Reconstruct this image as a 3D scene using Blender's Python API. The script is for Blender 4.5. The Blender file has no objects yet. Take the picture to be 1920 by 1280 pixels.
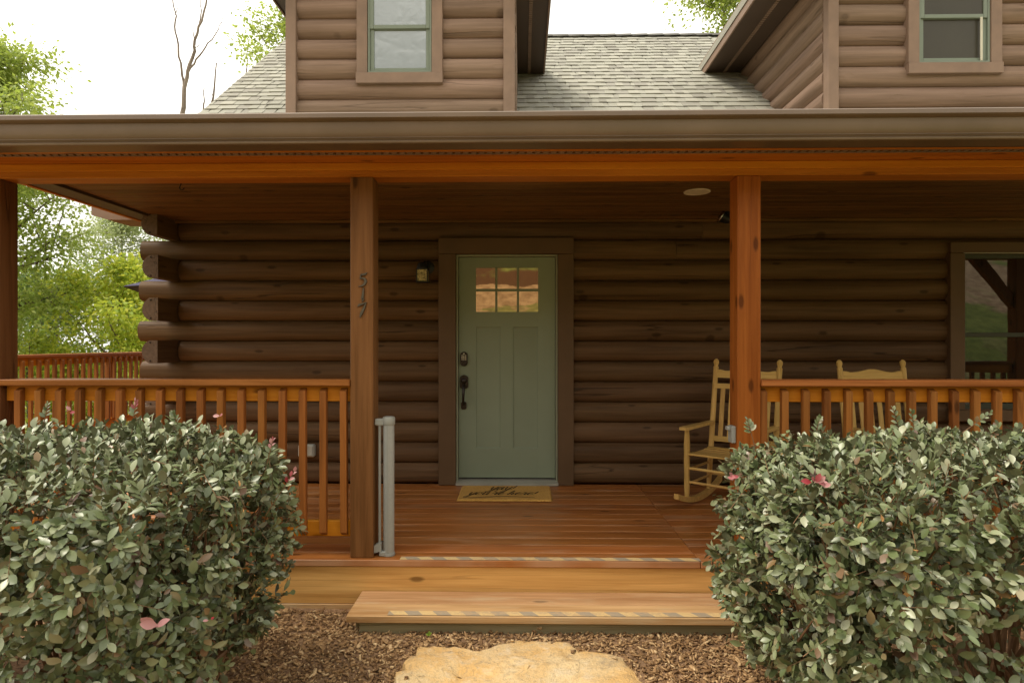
import bpy, bmesh, math, random
import numpy as np
from mathutils import Vector, Matrix, noise
R = math.radians
random.seed(5)
scene = bpy.context.scene
COL = scene.collection

# ------------------------------------------------------------------ camera, sky, sun, exposure
cam_d = bpy.data.cameras.new('camera'); cam = bpy.data.objects.new('camera', cam_d); COL.objects.link(cam)
cam_d.sensor_width = 36.0; cam_d.lens = 21.375; cam_d.shift_y = 0.001
cam_d.clip_start = 0.05; cam_d.clip_end = 2000
CAM = Vector((0, 0, 1.31))
cam.location = CAM; cam.rotation_euler = (R(90), 0, 0.0157)
scene.camera = cam

SUN_EL, SUN_AZ = R(62), R(258)          # azimuth measured clockwise from +Y: high on the left
world = bpy.data.worlds.new('World'); scene.world = world; world.use_nodes = True
wn, wl = world.node_tree.nodes, world.node_tree.links
wn.clear()
sky = wn.new('ShaderNodeTexSky'); sky.sky_type = 'NISHITA'; sky.sun_disc = False
sky.sun_elevation = SUN_EL; sky.sun_rotation = SUN_AZ; sky.dust_density = 4.0; sky.air_density = 1.0
bw = wn.new('ShaderNodeRGBToBW'); wl.new(sky.outputs[0], bw.inputs[0])
tc = wn.new('ShaderNodeTexCoord')
mp = wn.new('ShaderNodeMapping'); mp.inputs['Scale'].default_value = (1.2, 1.2, 2.6); wl.new(tc.outputs['Generated'], mp.inputs[0])
cn = wn.new('ShaderNodeTexNoise'); cn.inputs['Scale'].default_value = 2.2; cn.inputs['Detail'].default_value = 5
wl.new(mp.outputs[0], cn.inputs['Vector'])
cr = wn.new('ShaderNodeMapRange'); cr.inputs[1].default_value = .3; cr.inputs[2].default_value = .7
cr.inputs[3].default_value = 3.9; cr.inputs[4].default_value = 9.8
wl.new(cn.outputs[0], cr.inputs[0])
cl = wn.new('ShaderNodeCombineColor')                  # thick even cloud, grey-white
for i, k in enumerate((1.0, .96, .88)):
    m = wn.new('ShaderNodeMath'); m.operation = 'MULTIPLY'; m.inputs[1].default_value = k
    wl.new(cr.outputs[0], m.inputs[0]); wl.new(m.outputs[0], cl.inputs[i])
mx = wn.new('ShaderNodeMix'); mx.data_type = 'RGBA'; mx.inputs[0].default_value = .93
wl.new(sky.outputs[0], mx.inputs[6]); wl.new(cl.outputs[0], mx.inputs[7])
bg = wn.new('ShaderNodeBackground'); bg.inputs[1].default_value = .11
wl.new(mx.outputs[2], bg.inputs[0])
wo = wn.new('ShaderNodeOutputWorld'); wl.new(bg.outputs[0], wo.inputs[0])

sun_d = bpy.data.lights.new('sun', 'SUN'); sun_d.energy = 1.5; sun_d.angle = R(24); sun_d.color = (1, .91, .77)
sun = bpy.data.objects.new('sun', sun_d); COL.objects.link(sun)
sd = Vector((math.sin(SUN_AZ)*math.cos(SUN_EL), math.cos(SUN_AZ)*math.cos(SUN_EL), math.sin(SUN_EL)))
sun.rotation_euler = sd.to_track_quat('Z', 'Y').to_euler(); sun.location = (0, -10, 20)

vs = scene.view_settings; vs.view_transform = 'Standard'; vs.look = 'None'; vs.gamma = 1; vs.use_curve_mapping = False
vs.exposure = 1.25
scene.cycles.max_bounces = 6; scene.cycles.diffuse_bounces = 4; scene.cycles.glossy_bounces = 3; scene.cycles.transmission_bounces = 2; scene.cycles.transparent_max_bounces = 4; scene.cycles.caustics_reflective = False; scene.cycles.caustics_refractive = False

# ------------------------------------------------------------------ materials
MATS = {}
class NT:
    def __init__(s, name):
        s.m = bpy.data.materials.new(name); s.m.use_nodes = True
        s.n, s.l = s.m.node_tree.nodes, s.m.node_tree.links
        s.b = s.n['Principled BSDF']; MATS[name] = s.m
    def node(s, t, **kw):
        x = s.n.new('ShaderNode' + t)
        for k, v in kw.items(): setattr(x, k, v)
        return x
    def link(s, a, b): s.l.new(a, b)
    def math(s, op, a, b=None, c=None):
        x = s.node('Math', operation=op)
        for i, v in enumerate((a, b, c)):
            if v is None: continue
            if isinstance(v, (int, float)): x.inputs[i].default_value = v
            else: s.link(v, x.inputs[i])
        return x.outputs[0]
    def mix(s, f, a, b, blend='MIX'):
        x = s.node('Mix', data_type='RGBA', blend_type=blend)
        for i, v in ((0, f), (6, a), (7, b)):
            if isinstance(v, (int, float)): x.inputs[i].default_value = v
            elif isinstance(v, tuple): x.inputs[i].default_value = (*v[:3], 1)
            else: s.link(v, x.inputs[i])
        return x.outputs[2]
    def noise(s, vec, scale, detail=3, rough=.55, dist=0):
        x = s.node('TexNoise'); x.inputs['Scale'].default_value = scale; x.inputs['Detail'].default_value = detail
        x.inputs['Roughness'].default_value = rough; x.inputs['Distortion'].default_value = dist
        if vec is not None: s.link(vec, x.inputs['Vector'])
        return x.outputs['Fac']
    def rng(s, v, a, b, c=0., d=1.):
        x = s.node('MapRange'); s.link(v, x.inputs[0])
        for i, k in enumerate((a, b, c, d)): x.inputs[i+1].default_value = k
        return x.outputs[0]
    def coords(s, scale=(1, 1, 1), rand=True):
        t = s.node('TexCoord'); v = t.outputs['Object']
        if rand:
            oi = s.node('ObjectInfo'); cb = s.node('CombineXYZ')
            for i, k in enumerate((37., 53., 71.)): s.link(s.math('MULTIPLY', oi.outputs['Random'], k), cb.inputs[i])
            a = s.node('VectorMath', operation='ADD'); s.link(v, a.inputs[0]); s.link(cb.outputs[0], a.inputs[1]); v = a.outputs[0]
        mp = s.node('Mapping'); mp.inputs['Scale'].default_value = scale; s.link(v, mp.inputs[0])
        return mp.outputs[0]
    def bump(s, h, strength, dist=.01):
        x = s.node('Bump'); x.inputs['Strength'].default_value = strength; x.inputs['Distance'].default_value = dist
        s.link(h, x.inputs['Height']); s.link(x.outputs[0], s.b.inputs['Normal'])
    def set(s, **kw):
        for k, v in kw.items(): s.b.inputs[k].default_value = v

def wood(name, dark, light, axis, rough=.55, knots=.5, bump=.25, grain=1., crack=0., var=.25, coat=0., wear=None, spec=.13, kd_=.8):
    s = NT(name)
    def st(long, across):
        v = [across]*3; v['xyz'.index(axis)] = long; return tuple(v)
    g = s.noise(s.coords(st(1.2*grain, 26*grain)), 1.0, 5, .6, .4)
    g2 = s.noise(s.coords(st(3.*grain, 110*grain)), 1.0, 3, .6)
    br = s.noise(s.coords(st(.5, 3.5)), 1.0, 3)
    f = s.math('ADD', s.math('MULTIPLY', s.rng(g, .34, .66), .62), s.math('ADD', s.math('MULTIPLY', s.rng(br, .3, .7), .42), s.math('MULTIPLY', s.math('SUBTRACT', g2, .4), .4)))
    col = s.mix(f, dark, light)
    h = s.math('ADD', g, s.math('MULTIPLY', g2, .5))
    if knots:
        v = s.node('TexVoronoi', feature='F1'); v.inputs['Scale'].default_value = 1.0
        v.voronoi_dimensions = '2D'; sx_ = s.node('SeparateXYZ'); s.link(s.coords(), sx_.inputs[0]); ia = 'xyz'.index(axis)
        cv = s.node('CombineXYZ'); s.link(s.math('MULTIPLY', sx_.outputs[ia], 1.9), cv.inputs[0])
        s.link(s.math('MULTIPLY', s.math('ADD', sx_.outputs[(ia+1) % 3], sx_.outputs[(ia+2) % 3]), 5.), cv.inputs[1]); s.link(cv.outputs[0], v.inputs['Vector'])
        sc_ = s.node('SeparateColor'); s.link(v.outputs['Color'], sc_.inputs[0])
        kd = s.math('ADD', v.outputs['Distance'], s.math('MULTIPLY', s.math('SUBTRACT', g, .5), .07))
        k = s.rng(kd, .05, .10, 1., 0.)
        sel = s.math('GREATER_THAN', sc_.outputs[0], 1-knots)     # only some cells carry a knot
        col = s.mix(s.math('MULTIPLY', s.math('MULTIPLY', k, sel), kd_), col, tuple(c*.38 for c in dark))
        h = s.math('SUBTRACT', h, s.math('MULTIPLY', k, .5))
    if crack:
        cn_ = s.noise(s.coords(st(.22, 8.)), 1.0, 2, .4)
        c = s.rng(s.math('ABSOLUTE', s.math('SUBTRACT', cn_, .5)), .0022, .006, 1., 0.)
        msk = s.rng(s.noise(s.coords(st(.7, 2.)), 1.0, 1), .44, .50)
        c = s.math('MULTIPLY', s.math('MULTIPLY', c, msk), crack)
        col = s.mix(c, col, tuple(x*.25 for x in dark)); h = s.math('SUBTRACT', h, s.math('MULTIPLY', c, 2.5))
    oi = s.node('ObjectInfo')
    vv = s.math('ADD', 1-var/2, s.math('MULTIPLY', oi.outputs['Random'], var))
    hs = s.node('HueSaturation'); s.link(col, hs.inputs['Color']); s.link(vv, hs.inputs['Value'])
    s.link(s.math('ADD', .496, s.math('MULTIPLY', s.math('FRACT', s.math('MULTIPLY', oi.outputs['Random'], 7.3)), .008)), hs.inputs['Hue'])
    col = hs.outputs[0]
    if wear:
        wn_ = s.noise(s.coords(st(1.6, 9.)), 1.0, 5, .65)
        w = s.math('MULTIPLY', s.rng(wn_, .52, .68), wear[1])
        if name == 'deck_wood':
            te = s.node('TexCoord'); se = s.node('SeparateXYZ'); s.link(te.outputs['Object'], se.inputs[0])
            ed = s.math('MULTIPLY', s.rng(s.math('ABSOLUTE', se.outputs[1]), .0655, .0685), s.rng(s.noise(s.coords((2.5, 1, 1)), 1.0, 3), .38, .62))
            w = s.math('MAXIMUM', w, s.math('MULTIPLY', ed, .6))
        col = s.mix(w, col, wear[0])
        s.link(s.rng(w, 0, 1, rough, .7), s.b.inputs['Roughness'])
    else: s.set(Roughness=rough)
    s.link(col, s.b.inputs['Base Color'])
    s.b.inputs['Specular IOR Level'].default_value = spec
    if coat: s.set(**{'Coat Weight': coat, 'Coat Roughness': .22})
    s.bump(h, bump, .006)
    return s.m

def plain(name, col, rough=.5, metal=0., var=.12, scale=8., bump=.05, **kw):
    s = NT(name); s.b.inputs['Specular IOR Level'].default_value = .5 if metal or 'gutter' in name else .22
    n = s.noise(s.coords(), scale, 4)
    c = s.mix(s.rng(n, .3, .7), tuple(x*(1-var) for x in col), tuple(min(1, x*(1+var)) for x in col))
    s.link(c, s.b.inputs['Base Color']); s.set(Roughness=rough, Metallic=metal, **kw)
    s.link(s.rng(n, .3, .7, rough*.88, min(1, rough*1.12)), s.b.inputs['Roughness'])
    if bump: s.bump(s.noise(s.coords(), scale*9, 3), bump, .002)
    return s.m

BRN_D, BRN_L = (.066, .036, .016), (.158, .092, .046)
wood('log_x', BRN_D, BRN_L, 'x', .5, .4, .6, .8, .6, .3, kd_=.6)
wood('log_y', BRN_D, BRN_L, 'y', .5, .4, .6, .8, .6, .3, kd_=.6)
wood('siding_x', (0.155, 0.103, 0.071), (0.295, 0.2, 0.144), 'x', .6, .22, .6, .8, .35, .16, kd_=.45)
wood('siding_y', (0.155, 0.103, 0.071), (0.295, 0.2, 0.144), 'y', .6, .22, .6, .8, .35, .16, kd_=.45)
wood('end_grain', (.10, .068, .046), (.17, .115, .078), 'y', .7, 0, .5, 1.5, .6, .15)
plain('trim_brown', (.240, .162, .116), .55, 0, .14, 5)
plain('casing_brown', (.115, .068, .035), .5, 0, .1, 5)
plain('soffit_brown', (.085, .058, .042), .45, 0, .08, 3)
plain('gutter_brown', (.150, .103, .066), .36, 0, .12, 2.5, .02)
wood('post_brown', (0.1, 0.04, 0.012), (0.22, 0.096, 0.034), 'z', .5, .35, .35, 1., .5, .1)
wood('post_orange', (0.19, 0.048, 0.006), (0.36, 0.115, 0.019), 'z', .45, .5, .35, 1., .3, .1)
wood('cedar_x', (0.36, 0.1, 0.01), (0.6, 0.215, 0.028), 'x', .42, .4, .25, 1., .2, .2)
wood('cedar_y', (0.36, 0.1, 0.01), (0.6, 0.215, 0.028), 'y', .42, .4, .25, 1., .2, .2)
wood('cedar_bright', (0.46, 0.145, 0.01), (0.65, 0.255, 0.024), 'x', .4, .3, .2, 1., 0, .12)
wood('cedar_bright_y', (0.46, 0.145, 0.01), (0.65, 0.255, 0.024), 'y', .4, .3, .2, 1., 0, .12)
wood('cap_rail', (0.2, 0.062, 0.012), (0.41, 0.155, 0.042), 'x', .42, .3, .25, 1., .1, .15)
wood('cap_rail_y', (0.2, 0.062, 0.012), (0.41, 0.155, 0.042), 'y', .42, .3, .25, 1., .1, .15)
wood('baluster_wood', (0.15, 0.05, 0.011), (0.37, 0.138, 0.032), 'z', .45, .2, .25, 1., .3, .45)
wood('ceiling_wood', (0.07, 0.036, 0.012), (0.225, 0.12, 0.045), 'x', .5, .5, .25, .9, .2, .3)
wood('deck_wood', (0.21, 0.066, 0.014), (0.45, 0.162, 0.04), 'x', .32, .15, .2, 1., .2, .25, .18, ((.50, .30, .17), .55))
wood('deck_wood_y', (0.165, 0.056, 0.012), (0.37, 0.142, 0.034), 'y', .35, .15, .2, 1., .2, .22, .2)
wood('step_wood', (0.31, 0.155, 0.058), (0.6, 0.37, 0.18), 'x', .6, .4, .3, 1., .5, .12, 0, ((.56, .42, .25), .6))
wood('riser_wood', (0.42, 0.195, 0.052), (0.74, 0.42, 0.15), 'x', .5, .4, .25, .8, .2, .08)
wood('old_wood', (0.19, 0.155, 0.085), (0.34, 0.28, 0.16), 'x', .7, .2, .4, 1., .4, .1)
wood('chair_wood_z', (0.42, 0.25, 0.065), (0.66, 0.43, 0.14), 'z', .45, .1, .3, 1.5, .3, .15)
wood('chair_wood_x', (0.42, 0.25, 0.065), (0.66, 0.43, 0.14), 'x', .45, .1, .3, 1.5, .2, .15)
wood('bark', (.075, .055, .04), (.2, .16, .12), 'z', .85, .2, .9, .5, .8, .2)
wood('dead_bark', (.13, .10, .08), (.27, .22, .18), 'z', .85, .2, .9, .5, .5, .2)
plain('door_green', (.230, .272, .195), .42, 0, .08, 1.3, .04)
plain('jamb_green', (.30, .32, .23), .45, 0, .06, 3)
plain('sash_green', (.20, .235, .185), .4, 0, .06, 4)
plain('sash_dark', (.05, .055, .04), .4, 0, .06, 4)
plain('sill_metal', (0.4000, 0.3840, 0.3200), .4, .2, .1, 6)
plain('bronze', (.028, .02, .015), .35, .6, .2, 20)
plain('black_metal', (.012, .012, .012), .45, .3, .2, 20)
plain('key_white', (.6, .57, .45), .5)
plain('gate_grey', (0.3040, 0.3080, 0.2720), .4, 0, .05, 6, .02)
plain('gate_mesh', (0.3276, 0.3276, 0.2925), .6, 0, .05, 60, .15)
plain('chrome', (.6, .6, .6), .25, 1., .05)
plain('lamp_white', (.72, .66, .56), .5)
plain('plastic_grey', (.42, .42, .36), .5)
plain('umbrella_cloth', (.05, .045, .085), .85, 0, .15, 10, .1)
plain('ink', (.045, .03, .012), .9, 0, .2, 60)
plain('number_metal', (.085, .075, .055), .4, .5, .2, 30)
plain('ridge_dark', (.10, .095, .08), .85, 0, .2, 20, .3)
plain('room_dark', (.02, .016, .012), .9)

# amber seeded glass of the lantern
s = NT('lantern_glass'); n = s.noise(s.coords((60, 60, 60)), 1, 4)
s.link(s.mix(s.rng(n, .35, .65), (.13, .11, .035), (.55, .47, .20)), s.b.inputs['Base Color']); s.set(Roughness=.25); s.bump(n, .6, .004)

def glass(name, base, ior, wav, scale=2.5, rough=.02):
    s = NT(name); s.set(**{'Base Color': (*base, 1), 'IOR': ior, 'Roughness': rough})
    if name == 'door_glass': s.b.inputs['Specular Tint'].default_value = (1, .74, .44, 1)
    n = s.noise(s.coords((scale, scale, scale*1.3), rand=False), 1, 2, .4, .6)
    s.bump(n, wav, .02)
glass('door_glass', (.05, .02, .006), 3.9, .02)
glass('window_glass', (.012, .011, .008), 1.75, .02)
glass('dormer_glass', (.19, .225, .22), 2.6, .22, 5.)  # pale base: brightness of the reflected white sky put into the pane colour
# insect screen in front of dark glass
s = NT('screen_glass'); n = s.noise(s.coords((3, 3, 3)), 1, 4)
s.link(s.mix(n, (.040, .035, .024), (.062, .056, .036)), s.b.inputs['Base Color']); s.set(Roughness=.35, IOR=1.35)

# doormat coir
s = NT('coir'); n = s.noise(s.coords((90, 90, 90)), 1, 4); n2 = s.noise(s.coords((4, 4, 4)), 1, 2)
s.link(s.mix(s.math('MULTIPLY', n, s.rng(n2, .2, .8, .7, 1.2)), (.36, .18, .03), (.80, .46, .11)), s.b.inputs['Base Color']); s.set(Roughness=.95); s.bump(n, 1., .006)

# hazard tape: diagonal yellow and grey print, scuffed
s = NT('hazard_tape'); t = s.node('TexCoord'); sp = s.node('SeparateXYZ'); s.link(t.outputs['Object'], sp.inputs[0])
d = s.math('FRACT', s.math('MULTIPLY', s.math('ADD', sp.outputs[0], s.math('MULTIPLY', sp.outputs[1], .7)), 6.3))
w = s.noise(s.coords((30, 30, 30)), 1, 5, .7); w2 = s.noise(s.coords((3, 8, 8)), 1, 3)
col = s.mix(s.math('GREATER_THAN', d, .5), (.64, .45, .20), (.34, .275, .19))
col = s.mix(s.math('MULTIPLY', s.rng(s.math('MULTIPLY', w, s.math('ADD', w2, .5)), .46, .62), .75), col, (.46, .32, .18))
s.link(col, s.b.inputs['Base Color']); s.set(Roughness=.75); s.bump(w, .4, .001)

# shingles: pale grey-green granules, each piece its own shade
s = NT('shingle'); ge = s.node('NewGeometry'); oi = s.node('ObjectInfo')
r = s.math('FRACT', s.math('ADD', ge.outputs['Random Per Island'], s.math('MULTIPLY', oi.outputs['Random'], 3.7)))
n = s.noise(s.coords((300, 300, 300)), 1, 2, .7)
rp = s.node('ValToRGB'); s.link(r, rp.inputs[0])
e = rp.color_ramp.elements; e[0].position = 0; e[0].color = (.24, .232, .198, 1); e[1].position = 1; e[1].color = (.40, .392, .33, 1)
for p, c in ((.25, (.295, .285, .248, 1)), (.5, (.335, .335, .28, 1)), (.75, (.365, .36, .305, 1))): x = e.new(p); x.color = c
s.link(s.mix(s.rng(n, .2, .8, .0, .55), rp.outputs[0], (.20, .19, .14), 'MIX'), s.b.inputs['Base Color']); s.set(Roughness=.92); s.bump(n, .5, .003)

# leaves
def leaf_mat(name, ramp, under, rough=.4, trans=.25, tcol=None, spec=.5):
    s = NT(name); ge = s.node('NewGeometry'); oi = s.node('ObjectInfo')
    r = s.math('FRACT', s.math('ADD', ge.outputs['Random Per Island'], s.math('MULTIPLY', oi.outputs['Random'], 5.3)))
    rp = s.node('ValToRGB'); s.link(r, rp.inputs[0]); e = rp.color_ramp.elements
    e[0].position = 0; e[0].color = (*ramp[0][1], 1); e[1].position = ramp[-1][0]; e[1].color = (*ramp[-1][1], 1)
    for p, c in ramp[1:-1]: x = e.new(p); x.color = (*c, 1)
    col = s.mix(s.math('MULTIPLY', ge.outputs['Backfacing'], .7), rp.outputs[0], under) if under else rp.outputs[0]
    s.link(col, s.b.inputs['Base Color']); s.set(Roughness=rough); s.b.inputs['Specular IOR Level'].default_value = spec
    if trans:
        tr = s.node('BsdfTranslucent'); s.link(s.mix(.5, rp.outputs[0], tcol) if tcol else rp.outputs[0], tr.inputs[0])
        ms = s.node('MixShader'); ms.inputs[0].default_value = trans
        out = [x for x in s.n if x.type == 'OUTPUT_MATERIAL'][0]
        s.link(s.b.outputs[0], ms.inputs[1]); s.link(tr.outputs[0], ms.inputs[2]); s.link(ms.outputs[0], out.inputs[0])
    return s.m
leaf_mat('hedge_leaf', [(0, (.075, .100, .036)), (.3, (.115, .145, .058)), (.6, (.165, .195, .090)), (.86, (.245, .265, .150)), (.93, (.30, .305, .19)), (.955, (.19, .125, .048)), (1, (.13, .075, .055))], (.19, .19, .115), .36, 0, None, .6)
leaf_mat('pink_leaf', [(0, (.46, .22, .22)), (.6, (.52, .27, .25)), (.8, (.36, .08, .09)), (1, (.30, .02, .03))], None, .45, .2)
leaf_mat('tree_leaf', [(0, (.16, .235, .05)), (.5, (.27, .35, .075)), (1, (.42, .45, .13))], (.24, .30, .10), .5, .5, (.50, .62, .08))
leaf_mat('dark_tree_leaf', [(0, (.07, .12, .035)), (.5, (.11, .18, .05)), (1, (.18, .24, .07))], (.14, .2, .07), .5, .45, (.35, .5, .08))
leaf_mat('pale_leaf', [(0, (.24, .30, .13)), (.5, (.31, .37, .18)), (1, (.40, .44, .24))], None, .55, .5, (.6, .68, .3))
leaf_mat('yellow_leaf', [(0, (.22, .36, .05)), (.5, (.40, .52, .07)), (1, (.66, .66, .12))], None, .5, .5, (.85, .85, .08))
leaf_mat('sprout_leaf', [(0, (.22, .36, .04)), (1, (.30, .45, .06))], None, .45, .4)
plain('twig', (.20, .115, .06), .8, 0, .3, 15)
plain('dry_leaf', (.42, .22, .08), .8, 0, .3, 12)

# bark mulch: ground sheet and chips
s = NT('mulch_ground'); t = s.node('TexCoord'); v = t.outputs['Object']
a = s.noise(v, 45, 5, .7); b = s.noise(v, 7, 4); g = s.noise(v, .22, 5, .6); g2 = s.noise(v, 3.5, 4, .7)
mulch = s.mix(s.rng(a, .3, .7), (.15, .078, .035), (.44, .27, .14))
mulch = s.mix(s.math('MULTIPLY', s.rng(b, .35, .65), .4), mulch, (.16, .10, .055))
straw = s.mix(s.rng(g2, .35, .65), (.26, .17, .095), (.55, .40, .25))
grass = s.mix(s.rng(g2, .35, .65), (.10, .14, .03), (.24, .29, .07))
sp = s.node('SeparateXYZ'); s.link(v, sp.inputs[0])
far = s.rng(s.math('SQRT', s.math('ADD', s.math('POWER', sp.outputs[0], 2.), s.math('POWER', s.math('SUBTRACT', sp.outputs[1], 3.), 2.))), 5.5, 7.5)
gm = s.rng(g, .50, .56)
zone_y = s.math('ADD', sp.outputs[1], s.math('MULTIPLY', s.math('SUBTRACT', s.noise(v, .8, 4), .5), 2.2))
gm = s.math('MAXIMUM', gm, s.math('MULTIPLY', s.rng(s.noise(v, .5, 4), .46, .52), s.math('MULTIPLY', s.math('GREATER_THAN', zone_y, -7.4), .8)))
shaded_woods = s.math('MULTIPLY', s.math('LESS_THAN', zone_y, -9.0), s.math('LESS_THAN', s.math('ABSOLUTE', s.math('ADD', sp.outputs[0], .8)), 3.4))  # shaded woods and brown litter, their darkness put into the bank colour
straw = s.mix(shaded_woods, straw, (.10, .045, .016))
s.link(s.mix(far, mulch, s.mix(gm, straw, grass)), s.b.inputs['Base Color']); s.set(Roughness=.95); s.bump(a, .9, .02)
s = NT('mulch_chip'); ge = s.node('NewGeometry'); rp = s.node('ValToRGB'); s.link(ge.outputs['Random Per Island'], rp.inputs[0])
e = rp.color_ramp.elements; e[0].color = (.15, .078, .028, 1); e[1].color = (.72, .52, .28, 1)
for p, c in ((.35, (.29, .162, .062, 1)), (.7, (.46, .28, .125, 1)), (.9, (.60, .40, .195, 1))): x = e.new(p); x.color = c
n = s.noise(s.coords((40, 160, 80)), 1, 3)
s.link(s.mix(s.rng(n, .3, .7, 0, .4), rp.outputs[0], (.10, .05, .025)), s.b.inputs['Base Color']); s.set(Roughness=.85); s.bump(n, .5, .003)

# sandstone slab
s = NT('sandstone'); c = s.coords(rand=False)
a = s.noise(c, 3.2, 6, .65, .6); b = s.noise(c, 11, 7, .75, .3); d = s.noise(c, 120, 4, .75); e_ = s.noise(c, 34, 5, .7); vn = s.noise(c, 5, 4, .6, 1.2)
col = s.mix(s.rng(a, .38, .60), (.68, .52, .29), (.66, .41, .15))
col = s.mix(s.rng(b, .52, .68, 0, .6), col, (.68, .58, .42))
col = s.mix(s.rng(b, .45, .30, 0, .8), col, (.27, .215, .145))
col = s.mix(s.rng(e_, .56, .70, 0, .7), col, (.36, .27, .16))
col = s.mix(s.rng(d, .45, .75, 0, .5), col, (.25, .18, .11))
col = s.mix(s.rng(s.math('ABSOLUTE', s.math('SUBTRACT', vn, .5)), .0, .008, .5, 0.), col, (.22, .15, .08))
s.link(col, s.b.inputs['Base Color']); s.set(Roughness=.9)
s.bump(s.math('ADD', s.math('ADD', b, s.math('MULTIPLY', e_, .5)), s.math('MULTIPLY', d, .3)), .9, .02)

# ------------------------------------------------------------------ object helpers
W = {}                                     # frame origin of each parent in builder coordinates
def tag(o, label=None, cat=None, group=None, kind=None):
    for k, v in (('label', label), ('category', cat), ('group', group), ('kind', kind)):
        if v: o[k] = v
    return o
def thing(name, label, cat, loc=(0, 0, 0), rotz=0, group=None, local=False):
    o = bpy.data.objects.new(name, None); COL.objects.link(o); o.location = loc; o.rotation_euler = (0, 0, rotz)
    o.empty_display_size = .1
    W[o.name] = Vector((0, 0, 0)) if local else Vector(loc)
    return tag(o, label, cat, group)
def link_mesh(name, me, mat, parent=None, center=True):
    o = bpy.data.objects.new(name, me); COL.objects.link(o)
    if mat: me.materials.clear(); me.materials.append(MATS[mat])
    c = Vector((0, 0, 0))
    if center:
        n = len(me.vertices); co = np.empty(n*3, np.float32); me.vertices.foreach_get('co', co); co = co.reshape(-1, 3)
        cc = (co.min(0) + co.max(0))/2; c = Vector([float(x) for x in cc]); co -= cc.astype(np.float32)
        me.vertices.foreach_set('co', co.ravel()); me.update()
    o.location = c - (W[parent.name] if parent else Vector((0, 0, 0)))
    o.parent = parent
    W[o.name] = c
    return o
def smooth(me, ang=35):
    me.polygons.foreach_set('use_smooth', [True]*len(me.polygons))
    try: me.set_sharp_from_angle(angle=R(ang))
    except Exception: pass
def obj(name, bm, mat, parent=None, sm=False, ang=35):
    bmesh.ops.recalc_face_normals(bm, faces=bm.faces)
    me = bpy.data.meshes.new(name); bm.to_mesh(me); bm.free()
    if sm: smooth(me, ang)
    return link_mesh(name, me, mat, parent)
def box(bm, x0, x1, y0, y1, z0, z1, bev=0.):
    b = bmesh.new()
    v = [b.verts.new((x, y, z)) for x in (x0, x1) for y in (y0, y1) for z in (z0, z1)]
    for f in ((0, 1, 3, 2), (4, 6, 7, 5), (0, 4, 5, 1), (2, 3, 7, 6), (0, 2, 6, 4), (1, 5, 7, 3)): b.faces.new([v[i] for i in f])
    bmesh.ops.recalc_face_normals(b, faces=b.faces)
    if bev: bmesh.ops.bevel(b, geom=b.edges[:], offset=bev, segments=1, affect='EDGES', profile=.6)
    merge(bm, b)
    return bm
def merge(bm, b):
    m = bpy.data.meshes.new('t'); b.to_mesh(m); b.free(); bm.from_mesh(m); bpy.data.meshes.remove(m)
def bx(name, mat, parent, x0, x1, y0, y1, z0, z1, bev=.003): return obj(name, box(bmesh.new(), x0, x1, y0, y1, z0, z1, bev), mat, parent)
def prism(bm, pts, axis, a0, a1):
    """closed 2-D outline swept along an axis; outline in the two other axes"""
    def P(p, a):
        return {'x': (a, p[0], p[1]), 'y': (p[0], a, p[1]), 'z': (p[0], p[1], a)}[axis]
    A = [bm.verts.new(P(p, a0)) for p in pts]; B = [bm.verts.new(P(p, a1)) for p in pts]
    n = len(pts)
    for i in range(n): bm.faces.new((A[i], A[(i+1) % n], B[(i+1) % n], B[i]))
    bm.faces.new(A); bm.faces.new(B[::-1])
    return bm
def tube(bm, pts, rad, n=8, caps=True):
    pts = [Vector(p) for p in pts]; rad = rad if isinstance(rad, (list, tuple)) else [rad]*len(pts)
    rings = []; up = Vector((0, 0, 1)); prev = None
    for i, p in enumerate(pts):
        d = (pts[min(i+1, len(pts)-1)] - pts[max(i-1, 0)]).normalized()
        if prev is None: a = d.orthogonal().normalized()
        else:
            a = prev - d*prev.dot(d); a = a.normalized() if a.length > 1e-6 else d.orthogonal().normalized()
        prev = a; b = d.cross(a)
        rings.append([bm.verts.new(p + (a*math.cos(2*math.pi*k/n) + b*math.sin(2*math.pi*k/n))*rad[i]) for k in range(n)])
    for i in range(len(rings)-1):
        for k in range(n): bm.faces.new((rings[i][k], rings[i][(k+1) % n], rings[i+1][(k+1) % n], rings[i+1][k]))
    if caps: bm.faces.new(rings[0][::-1]); bm.faces.new(rings[-1])
    return bm
def lathe(bm, prof, c, n=16, axis='z'):
    pts = []
    for r, h in prof: pts.append(h)
    rings = []
    for r, h in prof:
        ring = []
        for k in range(n):
            a = 2*math.pi*k/n; u, v = r*math.cos(a), r*math.sin(a)
            p = {'z': (u, v, h), 'y': (u, h, v), 'x': (h, u, v)}[axis]
            ring.append(bm.verts.new(Vector(c) + Vector(p)))
        rings.append(ring)
    for i in range(len(rings)-1):
        for k in range(n): bm.faces.new((rings[i][k], rings[i][(k+1) % n], rings[i+1][(k+1) % n], rings[i+1][k]))
    bm.faces.new(rings[0][::-1]); bm.faces.new(rings[-1])
    return bm
def inst(src, loc_builder, parent, name=None, rot=None):
    """another object that shares src's mesh data"""
    o = src.copy(); COL.objects.link(o); o.parent = parent
    o.location = Vector(loc_builder) - (W[parent.name] if parent else Vector((0, 0, 0)))
    if rot: o.rotation_euler = rot
    W[o.name] = Vector(loc_builder)
    return o
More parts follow.
